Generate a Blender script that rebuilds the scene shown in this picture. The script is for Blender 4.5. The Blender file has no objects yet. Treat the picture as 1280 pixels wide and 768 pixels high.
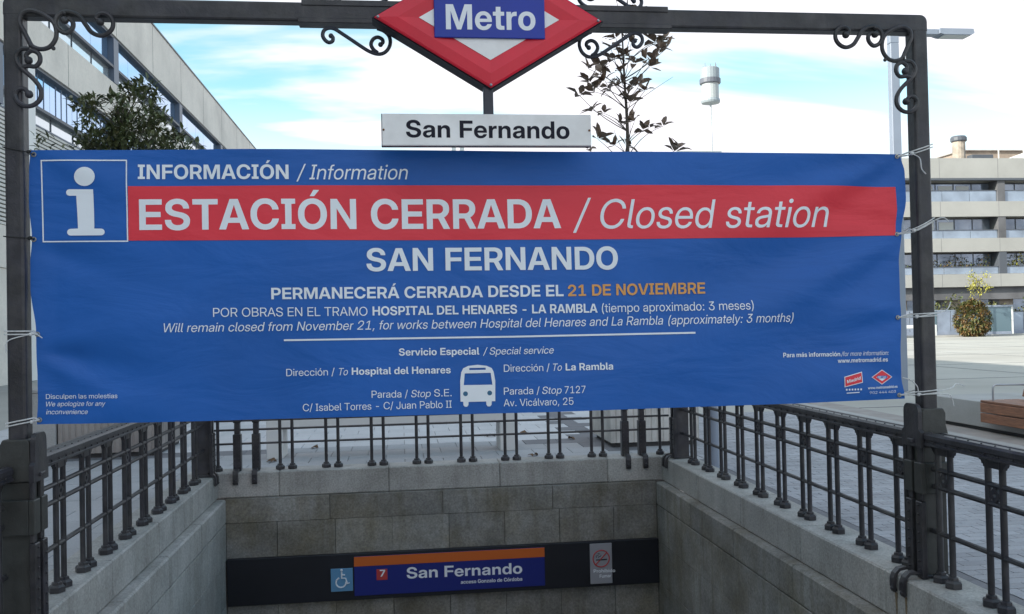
import bpy, bmesh, math, random
from math import radians, sin, cos, pi, sqrt, atan2, exp
from mathutils import Vector, Matrix
random.seed(7)
SC = bpy.context.scene
COL = SC.collection

# ------------------------------------------------------------------ camera
CAM_Z = 1.62
cd = bpy.data.cameras.new('camera'); cam = bpy.data.objects.new('camera', cd); COL.objects.link(cam)
YAW, PITCH, ROLL, FPX = radians(6.9), radians(0.9), radians(1.2), 1158.0
cd.sensor_width = 36.0; cd.lens = FPX / 1280 * 36.0
cd.clip_start = 0.05; cd.clip_end = 3000
R0 = Vector((cos(YAW), -sin(YAW), 0)); FW = Vector((sin(YAW) * cos(PITCH), cos(YAW) * cos(PITCH), sin(PITCH))); U0 = R0.cross(FW)
RV = R0 * cos(ROLL) - U0 * sin(ROLL); UV = R0 * sin(ROLL) + U0 * cos(ROLL)
cam.matrix_world = Matrix(((RV.x, UV.x, -FW.x, 0), (RV.y, UV.y, -FW.y, 0), (RV.z, UV.z, -FW.z, CAM_Z), (0, 0, 0, 1)))
SC.camera = cam

# ------------------------------------------------------------------ sky, sun, exposure
SUN = Vector((-1.0, -0.40, 0.56)).normalized()
sun_el = math.asin(SUN.z); sun_rot = atan2(SUN.x, SUN.y)
W = bpy.data.worlds.new('World'); SC.world = W; W.use_nodes = True
nt = W.node_tree; nt.nodes.clear()
def wn(t, **k):
    n = nt.nodes.new(t)
    for a, b in k.items(): setattr(n, a, b)
    return n
out = wn('ShaderNodeOutputWorld'); bg = wn('ShaderNodeBackground'); nt.links.new(bg.outputs[0], out.inputs[0])
bg.inputs[1].default_value = 0.10
sky = wn('ShaderNodeTexSky', sky_type='NISHITA', sun_disc=False, sun_elevation=sun_el, sun_rotation=sun_rot, air_density=1.0, dust_density=1.5, ozone_density=1.5)
tc = wn('ShaderNodeTexCoord')
sep = wn('ShaderNodeSeparateXYZ'); nt.links.new(tc.outputs['Generated'], sep.inputs[0])
# clouds: noise on the direction projected on a high layer, so they flatten towards the horizon
addz = wn('ShaderNodeMath', operation='MAXIMUM'); nt.links.new(sep.outputs[2], addz.inputs[0]); addz.inputs[1].default_value = 0.0
az2 = wn('ShaderNodeMath', operation='ADD'); nt.links.new(addz.outputs[0], az2.inputs[0]); az2.inputs[1].default_value = 0.22
dv = wn('ShaderNodeVectorMath', operation='SCALE'); nt.links.new(tc.outputs['Generated'], dv.inputs[0])
inv = wn('ShaderNodeMath', operation='DIVIDE'); inv.inputs[0].default_value = 1.0; nt.links.new(az2.outputs[0], inv.inputs[1])
nt.links.new(inv.outputs[0], dv.inputs['Scale'])
mp = wn('ShaderNodeMapping'); nt.links.new(dv.outputs[0], mp.inputs[0])
mp.inputs['Location'].default_value = (9.0, 4.0, 0.0); mp.inputs['Rotation'].default_value = (0, 0, radians(25)); mp.inputs['Scale'].default_value = (0.55, 1.5, 1.0)
nz = wn('ShaderNodeTexNoise'); nz.inputs['Scale'].default_value = 1.1; nz.inputs['Detail'].default_value = 6; nz.inputs['Roughness'].default_value = 0.52; nz.inputs['Distortion'].default_value = 0.25
nt.links.new(mp.outputs[0], nz.inputs['Vector'])
rp = wn('ShaderNodeMapRange'); rp.inputs['From Min'].default_value = 0.46; rp.inputs['From Max'].default_value = 0.57; rp.inputs['To Min'].default_value = 0.0; rp.inputs['To Max'].default_value = 1.0; rp.interpolation_type = 'SMOOTHSTEP'
nt.links.new(nz.outputs[0], rp.inputs['Value'])
# more cloud close to the horizon
hz = wn('ShaderNodeMapRange'); hz.inputs['From Min'].default_value = 0.12; hz.inputs['From Max'].default_value = 0.24; hz.inputs['To Min'].default_value = 1.0; hz.inputs['To Max'].default_value = 0.0
nt.links.new(sep.outputs[2], hz.inputs['Value'])
mx = wn('ShaderNodeMath', operation='MAXIMUM'); nt.links.new(rp.outputs[0], mx.inputs[0]); nt.links.new(hz.outputs[0], mx.inputs[1])
skb = wn('ShaderNodeVectorMath', operation='MULTIPLY'); nt.links.new(sky.outputs[0], skb.inputs[0]); skb.inputs[1].default_value = (1.48, 1.93, 1.62)
mix = wn('ShaderNodeMix', data_type='RGBA'); nt.links.new(mx.outputs[0], mix.inputs[0]); nt.links.new(skb.outputs[0], mix.inputs[6])
mix.inputs[7].default_value = (6.95, 6.8, 7.2, 1)
nt.links.new(mix.outputs[2], bg.inputs[0])

sd = bpy.data.lights.new('sun', 'SUN'); so = bpy.data.objects.new('sun', sd); COL.objects.link(so)
sd.energy = 4.2; sd.angle = radians(0.5); sd.color = (1.0, 0.95, 0.86)
so.rotation_euler = SUN.to_track_quat('Z', 'Y').to_euler(); so.location = SUN * 60
SC.view_settings.view_transform = 'Standard'; SC.view_settings.look = 'None'; SC.view_settings.exposure = 0.82; SC.view_settings.gamma = 1.0

# ------------------------------------------------------------------ survey helper: a sight line met with a known plane of the place
def ray(x, y): return FW + RV * ((x - 640) / FPX) + UV * ((384 - y) / FPX)
def atY(x, y, Y): d = ray(x, y); return Vector((0, 0, CAM_Z)) + d * (Y / d.y)

# ------------------------------------------------------------------ materials
def L(h):
    h = h.lstrip('#'); c = [int(h[i:i + 2], 16) / 255 for i in (0, 2, 4)]
    return tuple((v / 12.92 if v <= .04045 else ((v + .055) / 1.055) ** 2.4) for v in c)
def material(name, col, rough=.6, metal=0., var=0., vscale=4., speck=0., sscale=120., bump=0., bscale=60., tint=None, tscale=.8, tamt=0., spec=None, coat=0., rand=0., stretch=None, trans=0., streak=None, samt=.5, wrinkle=0.):
    m = bpy.data.materials.new(name); m.use_nodes = True; n = m.node_tree.nodes; l = m.node_tree.links
    b = n['Principled BSDF']; b.inputs['Roughness'].default_value = rough; b.inputs['Metallic'].default_value = metal
    if spec is not None: b.inputs['Specular IOR Level'].default_value = spec
    if coat: b.inputs['Coat Weight'].default_value = coat; b.inputs['Coat Roughness'].default_value = .12
    if trans: b.inputs['Transmission Weight'].default_value = trans
    g = n.new('ShaderNodeNewGeometry'); pos = g.outputs['Position']
    if stretch:
        sm = n.new('ShaderNodeMapping'); sm.inputs['Scale'].default_value = stretch; l.new(pos, sm.inputs[0]); pos = sm.outputs[0]
    cur = None
    def noise(sc, det=4, rg=.55, p=None):
        z = n.new('ShaderNodeTexNoise'); z.inputs['Scale'].default_value = sc; z.inputs['Detail'].default_value = det; z.inputs['Roughness'].default_value = rg
        l.new(p or pos, z.inputs['Vector']); return z.outputs[0]
    rgb = n.new('ShaderNodeRGB'); rgb.outputs[0].default_value = (*col, 1); cur = rgb.outputs[0]
    def scale_by(fac, lo, hi, a=.3, b_=.7):
        nonlocal cur
        r = n.new('ShaderNodeMapRange'); r.inputs['From Min'].default_value = a; r.inputs['From Max'].default_value = b_; r.inputs['To Min'].default_value = lo; r.inputs['To Max'].default_value = hi
        l.new(fac, r.inputs['Value'])
        v = n.new('ShaderNodeVectorMath'); v.operation = 'SCALE'; l.new(cur, v.inputs[0]); l.new(r.outputs[0], v.inputs['Scale']); cur = v.outputs[0]
    if tint:
        r = n.new('ShaderNodeMapRange'); r.inputs['From Min'].default_value = .42; r.inputs['From Max'].default_value = .68; r.inputs['To Max'].default_value = tamt
        l.new(noise(tscale, 5, .62), r.inputs['Value'])
        x = n.new('ShaderNodeMix'); x.data_type = 'RGBA'; l.new(r.outputs[0], x.inputs[0]); l.new(cur, x.inputs[6]); x.inputs[7].default_value = (*tint, 1); cur = x.outputs[2]
    if streak:
        sm2 = n.new('ShaderNodeMapping'); sm2.inputs['Scale'].default_value = (5.5, 5.5, .55); l.new(pos, sm2.inputs[0])
        r = n.new('ShaderNodeMapRange'); r.inputs['From Min'].default_value = .50; r.inputs['From Max'].default_value = .66; r.inputs['To Max'].default_value = samt
        l.new(noise(1.4, 5, .6, sm2.outputs[0]), r.inputs['Value'])
        x = n.new('ShaderNodeMix'); x.data_type = 'RGBA'; l.new(r.outputs[0], x.inputs[0]); l.new(cur, x.inputs[6]); x.inputs[7].default_value = (*streak, 1); cur = x.outputs[2]
    if var: scale_by(noise(vscale), 1 - var, 1 + var)
    if speck: scale_by(noise(sscale, 2, .7), 1 - speck, 1 + speck)
    if rand:
        oi = n.new('ShaderNodeObjectInfo'); ad = n.new('ShaderNodeMath'); ad.operation = 'ADD'; l.new(oi.outputs['Random'], ad.inputs[0]); l.new(g.outputs['Random Per Island'], ad.inputs[1])
        fr = n.new('ShaderNodeMath'); fr.operation = 'FRACT'; l.new(ad.outputs[0], fr.inputs[0]); scale_by(fr.outputs[0], 1 - rand, 1 + rand, 0, 1)
    l.new(cur, b.inputs['Base Color'])
    if bump:
        bp = n.new('ShaderNodeBump'); bp.inputs['Strength'].default_value = bump; bp.inputs['Distance'].default_value = .01
        l.new(noise(bscale, 4, .6), bp.inputs['Height']); l.new(bp.outputs[0], b.inputs['Normal'])
        if wrinkle:
            wm = n.new('ShaderNodeMapping'); wm.inputs['Scale'].default_value = (1.0, 1.0, 2.6); wm.inputs['Rotation'].default_value = (0, radians(24), 0); l.new(pos, wm.inputs[0])
            b2 = n.new('ShaderNodeBump'); b2.inputs['Strength'].default_value = wrinkle; b2.inputs['Distance'].default_value = .05
            zz = n.new('ShaderNodeTexNoise'); zz.inputs['Scale'].default_value = 1.9; zz.inputs['Detail'].default_value = 5; zz.inputs['Roughness'].default_value = .5; zz.inputs['Distortion'].default_value = .6
            l.new(wm.outputs[0], zz.inputs['Vector']); l.new(zz.outputs[0], b2.inputs['Height']); l.new(b2.outputs[0], bp.inputs['Normal'])
    return m
M = {}
def mk(k, *a, **b): M[k] = material(k, *a, **b)
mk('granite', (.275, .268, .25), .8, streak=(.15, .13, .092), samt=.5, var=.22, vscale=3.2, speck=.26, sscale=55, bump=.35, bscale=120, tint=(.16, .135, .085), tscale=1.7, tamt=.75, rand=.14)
mk('granite_pale', (.42, .42, .405), .75, var=.15, vscale=2.5, speck=.22, sscale=110, bump=.25, bscale=120, tint=(.27, .26, .23), tscale=2.0, tamt=.5, rand=.07)
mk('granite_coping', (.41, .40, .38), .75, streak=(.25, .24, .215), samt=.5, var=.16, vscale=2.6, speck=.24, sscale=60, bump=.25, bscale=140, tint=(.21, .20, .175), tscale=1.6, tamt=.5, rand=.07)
mk('mortar', (.19, .18, .165), .95, var=.2, vscale=6)
mk('iron', (.034, .032, .039), .42, streak=(.085, .080, .074), samt=.30, var=.4, vscale=9, bump=.22, bscale=45, tint=(.055, .052, .048), tscale=6, tamt=.7, spec=.5)
mk('iron_green', (.052, .054, .050), .5, var=.25, vscale=8, bump=.2, bscale=50, tint=(.035, .033, .030), tscale=5, tamt=.7)
mk('iron_blue', (.030, .034, .050), .40, var=.2, vscale=8, bump=.15, bscale=60)
mk('red_enamel', (.74, .018, .045), .3, var=.10, vscale=3, coat=.15, spec=.4)
mk('blue_enamel', (.006, .036, .36), .28, var=.08, vscale=3, coat=.12, spec=.35)
mk('white_enamel', (.90, .89, .88), .3, var=.05, vscale=5, coat=.4, tint=(.45, .42, .38), tscale=4, tamt=.25)
mk('black_paint', (.012, .012, .024), .5, spec=.2)
mk('vinyl_blue', (.015, .125, .47), .45, var=.08, vscale=1.5, bump=.06, bscale=400, wrinkle=.30, spec=.35)
mk('vinyl_red', (.82, .050, .072), .45, var=.06, vscale=1.5, bump=.06, bscale=400, wrinkle=.30, spec=.35)
mk('vinyl_white', (.88, .92, .96), .45, var=.04, vscale=3, spec=.3)
mk('vinyl_orange', (.80, .38, .10), .45)
mk('vinyl_hole', (.03, .14, .26), .45)
mk('cord_white', (.66, .66, .65), .8, var=.15, vscale=40)
mk('cord_black', (.02, .02, .02), .8)
mk('brass', (.45, .42, .36), .4, metal=.7)
mk('sign_black', (.010, .011, .017), .45, var=.2, vscale=3)
mk('sign_blue', (.012, .022, .20), .35)
mk('sign_orange', (.62, .13, .018), .4)
mk('sign_lightblue', (.12, .30, .50), .4)
mk('sign_grey', (.34, .34, .37), .45)
mk('sign_white', (.86, .88, .92), .45)
mk('sign_red', (.50, .05, .05), .45)
mk('pave_fine', (.34, .345, .37), .75, var=.14, vscale=1.2, speck=.12, sscale=80, bump=.2, bscale=90, rand=.13)
mk('pave_slab', (.38, .385, .40), .72, var=.10, vscale=.9, speck=.12, sscale=90, bump=.15, bscale=90, rand=.07)
mk('pave_dark', (.17, .17, .185), .75, var=.12, vscale=1.5, speck=.15, sscale=90, rand=.07)
mk('ground', (.43, .42, .385), .85, var=.10, vscale=.35, tint=(.36, .34, .30), tscale=.15, tamt=.6)
mk('joint', (.24, .235, .23), .95)
mk('concrete', (.40, .395, .385), .8, var=.10, vscale=2, speck=.1, sscale=60, bump=.12, bscale=60, tint=(.33, .32, .30), tscale=1.5, tamt=.4)
mk('concrete_white', (.74, .73, .71), .75, var=.06, vscale=3, tint=(.58, .56, .53), tscale=3, tamt=.4)
mk('pave_light', (.54, .545, .56), .72, var=.10, vscale=.9, speck=.1, sscale=90, rand=.06)
mk('concrete_rib', (.62, .60, .57), .85, var=.12, vscale=3, tint=(.28, .26, .24), tscale=2.2, tamt=.5, bump=.2, bscale=50)
mk('concrete_brown', (.34, .31, .29), .85, var=.12, vscale=3, tint=(.2, .17, .16), tscale=2.2, tamt=.5, bump=.2, bscale=50)
mk('soil', (.05, .04, .03), .95, var=.4, vscale=20, bump=.8, bscale=30)
mk('wood', (.25, .115, .065), .5, var=.3, vscale=5, stretch=(14, 1.2, 14), tint=(.42, .17, .09), tscale=2, tamt=.5, rand=.12, bump=.15, bscale=14)
mk('steel', (.42, .44, .47), .35, metal=.8, var=.08)
mk('galv', (.25, .29, .36), .5, var=.05, vscale=2)
mk('facade', (.84, .78, .70), .8, var=.06, vscale=.4, speck=.06, sscale=8, tint=(.48, .45, .41), tscale=.25, tamt=.5)
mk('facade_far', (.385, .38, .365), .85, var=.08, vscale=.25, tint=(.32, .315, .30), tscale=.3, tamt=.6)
mk('louvre', (.66, .64, .60), .6, var=.05)
mk('window_frame', (.085, .095, .115), .45)
mk('window_rail', (.10, .13, .18), .4)
mk('glass', (.40, .60, .84), .05, metal=.9, var=.05, vscale=.3)  # blue of the mirrored sky is put into the pane colour
mk('glass_pale', (.70, .78, .82), .08, metal=.7, var=.05, vscale=.3)
mk('glass_far', (.20, .25, .32), .10, metal=.55, var=.35, vscale=.35, tint=(.38, .43, .48), tscale=.4, tamt=.8)
mk('glass_balustrade', (.28, .34, .42), .12, metal=.3, var=.25, vscale=.6)
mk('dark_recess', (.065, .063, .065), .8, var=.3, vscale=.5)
mk('blind', (.62, .64, .64), .7)
mk('brick_roof', (.34, .27, .22), .85, var=.2, vscale=1.5)
mk('stone_warm', (.36, .31, .26), .85, var=.3, vscale=2)
mk('awning', (.75, .72, .68), .7)
mk('bark', (.085, .070, .058), .85, var=.3, vscale=12, bump=.5, bscale=30)
mk('leaf_dark', (.10, .13, .055), .42, var=.5, vscale=9, tint=(.12, .075, .035), tscale=7, tamt=.45)
mk('leaf_brown', (.20, .13, .09), .45, var=.45, vscale=10, tint=(.10, .085, .06), tscale=5, tamt=.9)
mk('leaf_bush', (.075, .10, .03), .5, var=.5, vscale=3.5, tint=(.34, .12, .06), tscale=2.8, tamt=.62)
mk('leaf_green', (.06, .085, .030), .5, var=.5, vscale=2.5, tint=(.16, .13, .035), tscale=1.2, tamt=.7)
mk('leaf_yellow', (.42, .38, .06), .5, var=.4, vscale=3, tint=(.25, .28, .08), tscale=2, tamt=.7)
mk('leaf_litter', (.16, .09, .045), .7, var=.4, vscale=30)
mk('rust', (.20, .085, .035), .9, var=.3, vscale=30)
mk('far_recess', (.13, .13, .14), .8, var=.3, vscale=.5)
mk('rust_stain', (.20, .15, .095), .9, var=.4, vscale=40)
mk('kiosk_glass', (.14, .21, .25), .1, metal=.3)
mk('kiosk_metal', (.30, .34, .42), .4, metal=.3, var=.2, vscale=1)
mk('tower_drum', (.40, .43, .44), .5)
mk('tower_white', (.80, .80, .78), .5)
mk('tower_grey', (.28, .32, .35), .5)
mk('tower_band', (.12, .13, .16), .5)
mk('tower_faint', (.50, .54, .56), .5)  # tower shaft, sky glare put into its pale colour

# ------------------------------------------------------------------ object helpers
def link(name, me, mat=None, parent=None, loc=None):
    o = bpy.data.objects.new(name, me); COL.objects.link(o)
    if mat is not None and me is not None and not me.materials: me.materials.append(M[mat])
    if parent is not None: o.parent = parent
    if loc is not None: o.location = loc
    return o
def thing(name, label, cat, loc=(0, 0, 0), group=None, rz=0):
    o = bpy.data.objects.new(name, None); COL.objects.link(o); o.location = loc; o.rotation_euler = (0, 0, rz); o.empty_display_size = .1
    o['label'] = label; o['category'] = cat
    if group: o['group'] = group
    return o
def tag(o, label, cat, group=None):
    o['label'] = label; o['category'] = cat
    if group: o['group'] = group
    return o
class MB:
    def __init__(s): s.v = []; s.f = []
    def add(s, v, f):
        k = len(s.v); s.v += [tuple(p) for p in v]; s.f += [tuple(i + k for i in q) for q in f]; return s
    def box(s, x0, x1, y0, y1, z0, z1, ch=0.):
        if ch <= 0:
            v = [(x, y, z) for z in (z0, z1) for y in (y0, y1) for x in (x0, x1)]
            return s.add(v, [(0, 2, 3, 1), (4, 5, 7, 6), (0, 1, 5, 4), (2, 6, 7, 3), (0, 4, 6, 2), (1, 3, 7, 5)])
        # chamfered box
        c = ch; v = []; idx = {}
        for sx in (0, 1):
            for sy in (0, 1):
                for sz in (0, 1):
                    X = (x0, x1)[sx]; Y = (y0, y1)[sy]; Z = (z0, z1)[sz]; dx = c if sx == 0 else -c; dy = c if sy == 0 else -c; dz = c if sz == 0 else -c
                    idx[(sx, sy, sz, 'x')] = len(v); v.append((X, Y + dy, Z + dz))
                    idx[(sx, sy, sz, 'y')] = len(v); v.append((X + dx, Y, Z + dz))
                    idx[(sx, sy, sz, 'z')] = len(v); v.append((X + dx, Y + dy, Z))
        f = []
        for q in (0, 1):
            a = [idx[(q, i, j, 'x')] for i, j in ((0, 0), (1, 0), (1, 1), (0, 1))]; f.append(a if q else a[::-1])
            a = [idx[(i, q, j, 'y')] for i, j in ((0, 0), (1, 0), (1, 1), (0, 1))]; f.append(a[::-1] if q else a)
            a = [idx[(i, j, q, 'z')] for i, j in ((0, 0), (1, 0), (1, 1), (0, 1))]; f.append(a if q else a[::-1])
        for i in (0, 1):
            for j in (0, 1):
                f.append([idx[(i, j, 0, 'x')], idx[(i, j, 1, 'x')], idx[(i, j, 1, 'y')], idx[(i, j, 0, 'y')]])
                f.append([idx[(i, 0, j, 'x')], idx[(i, 1, j, 'x')], idx[(i, 1, j, 'z')], idx[(i, 0, j, 'z')]])
                f.append([idx[(0, i, j, 'y')], idx[(1, i, j, 'y')], idx[(1, i, j, 'z')], idx[(0, i, j, 'z')]])
                for k in (0, 1): f.append([idx[(i, j, k, 'x')], idx[(i, j, k, 'y')], idx[(i, j, k, 'z')]])
        return s.add(v, f)
    def tube(s, pts, r, n=8, closed=False, rz=None):
        pts = [Vector(p) for p in pts]; N = len(pts); rr = r if isinstance(r, (list, tuple)) else [r] * N
        ring = []; up = None
        for i, p in enumerate(pts):
            a = pts[i - 1] if (i or closed) else p; b = pts[(i + 1) % N] if (i < N - 1 or closed) else p
            t = (b - a).normalized() if (b - a).length > 1e-9 else Vector((0, 0, 1))
            if up is None: up = t.orthogonal().normalized()
            up = (up - t * up.dot(t)); up = up.normalized() if up.length > 1e-6 else t.orthogonal().normalized()
            w = t.cross(up); ring.append([p + (up * cos(2 * pi * k / n) + w * sin(2 * pi * k / n)) * rr[i] for k in range(n)])
        v = [q for R in ring for q in R]; f = []
        for i in range(N if closed else N - 1):
            j = (i + 1) % N
            for k in range(n): f.append((i * n + k, i * n + (k + 1) % n, j * n + (k + 1) % n, j * n + k))
        if not closed: f.append(tuple(range(n))[::-1]); f.append(tuple((N - 1) * n + k for k in range(n)))
        return s.add(v, f)
    def ball(s, c, r, n=8, m=5, sz=1.):
        c = Vector(c); v = [c + Vector((0, 0, -r * sz))]; f = []
        for i in range(1, m):
            a = -pi / 2 + pi * i / m
            for k in range(n): v.append(c + Vector((cos(a) * cos(2 * pi * k / n) * r, cos(a) * sin(2 * pi * k / n) * r, sin(a) * r * sz)))
        v.append(c + Vector((0, 0, r * sz)))
        for k in range(n): f.append((0, 1 + (k + 1) % n, 1 + k)); f.append((len(v) - 1, 1 + (m - 2) * n + k, 1 + (m - 2) * n + (k + 1) % n))
        for i in range(m - 2):
            for k in range(n): f.append((1 + i * n + k, 1 + i * n + (k + 1) % n, 1 + (i + 1) * n + (k + 1) % n, 1 + (i + 1) * n + k))
        return s.add(v, f)
    def lathe(s, prof, n=12, c=(0, 0, 0), cap=True):
        v = []; f = []
        for r, z in prof:
            for k in range(n): v.append((c[0] + r * cos(2 * pi * k / n), c[1] + r * sin(2 * pi * k / n), c[2] + z))
        for i in range(len(prof) - 1):
            for k in range(n): f.append((i * n + k, i * n + (k + 1) % n, (i + 1) * n + (k + 1) % n, (i + 1) * n + k))
        if cap: f.append(tuple(range(n))[::-1]); f.append(tuple((len(prof) - 1) * n + k for k in range(n)))
        return s.add(v, f)
    def prism(s, poly, a0, a1, axis='y'):
        """poly in (u, z); extruded from a0 to a1 along axis ('y': u = x, 'x': u = y, 'z': poly is (x, y))"""
        n = len(poly)
        def P(u, w, a): return (u, a, w) if axis == 'y' else ((a, u, w) if axis == 'x' else (u, w, a))
        v = [P(u, w, a0) for u, w in poly] + [P(u, w, a1) for u, w in poly]
        return s.add(v, [tuple(range(n)), tuple(range(2 * n - 1, n - 1, -1))] + [(i, i + n, (i + 1) % n + n, (i + 1) % n) for i in range(n)])
    def mesh(s, name='mesh', smooth=False, mat=None):
        me = bpy.data.meshes.new(name); me.from_pydata(s.v, [], s.f)
        bm = bmesh.new(); bm.from_mesh(me); bmesh.ops.recalc_face_normals(bm, faces=bm.faces); bm.to_mesh(me); bm.free()
        if smooth:
            me.shade_smooth()
            try: me.set_sharp_from_angle(angle=radians(40))
            except Exception: pass
        if mat: me.materials.append(M[mat])
        return me
    def build(s, name, mat, parent=None, smooth=False, loc=None): return link(name, s.mesh(name, smooth), mat, parent, loc)
def structure(o): o['kind'] = 'structure'; return o
def stuff(o): o['kind'] = 'stuff'; return o
def spline(pts, k=6, closed=False):
    pts = [Vector(p) for p in pts]; n = len(pts); o = []
    for i in range(n if closed else n - 1):
        g = (lambda j: pts[j % n]) if closed else (lambda j: pts[max(0, min(n - 1, j))])
        a, b, c, d = g(i - 1), g(i), g(i + 1), g(i + 2)
        for q in range(k):
            t = q / k; o.append(.5 * ((2 * b) + (c - a) * t + (2 * a - 5 * b + 4 * c - d) * t * t + (3 * b - a - 3 * c + d) * t ** 3))
    if not closed: o.append(pts[-1])
    return o
def copy_tree(root, loc, rz=None, label=None):
    def cp(o, par):
        c = o.copy(); COL.objects.link(c)
        if par is not None: c.parent = par
        for ch in [x for x in bpy.data.objects if x.parent == o]: cp(ch, c)
        return c
    c = cp(root, None); c.location = loc
    if rz is not None: c.rotation_euler = (0, 0, rz)
    if label: c['label'] = label
    return c

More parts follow.
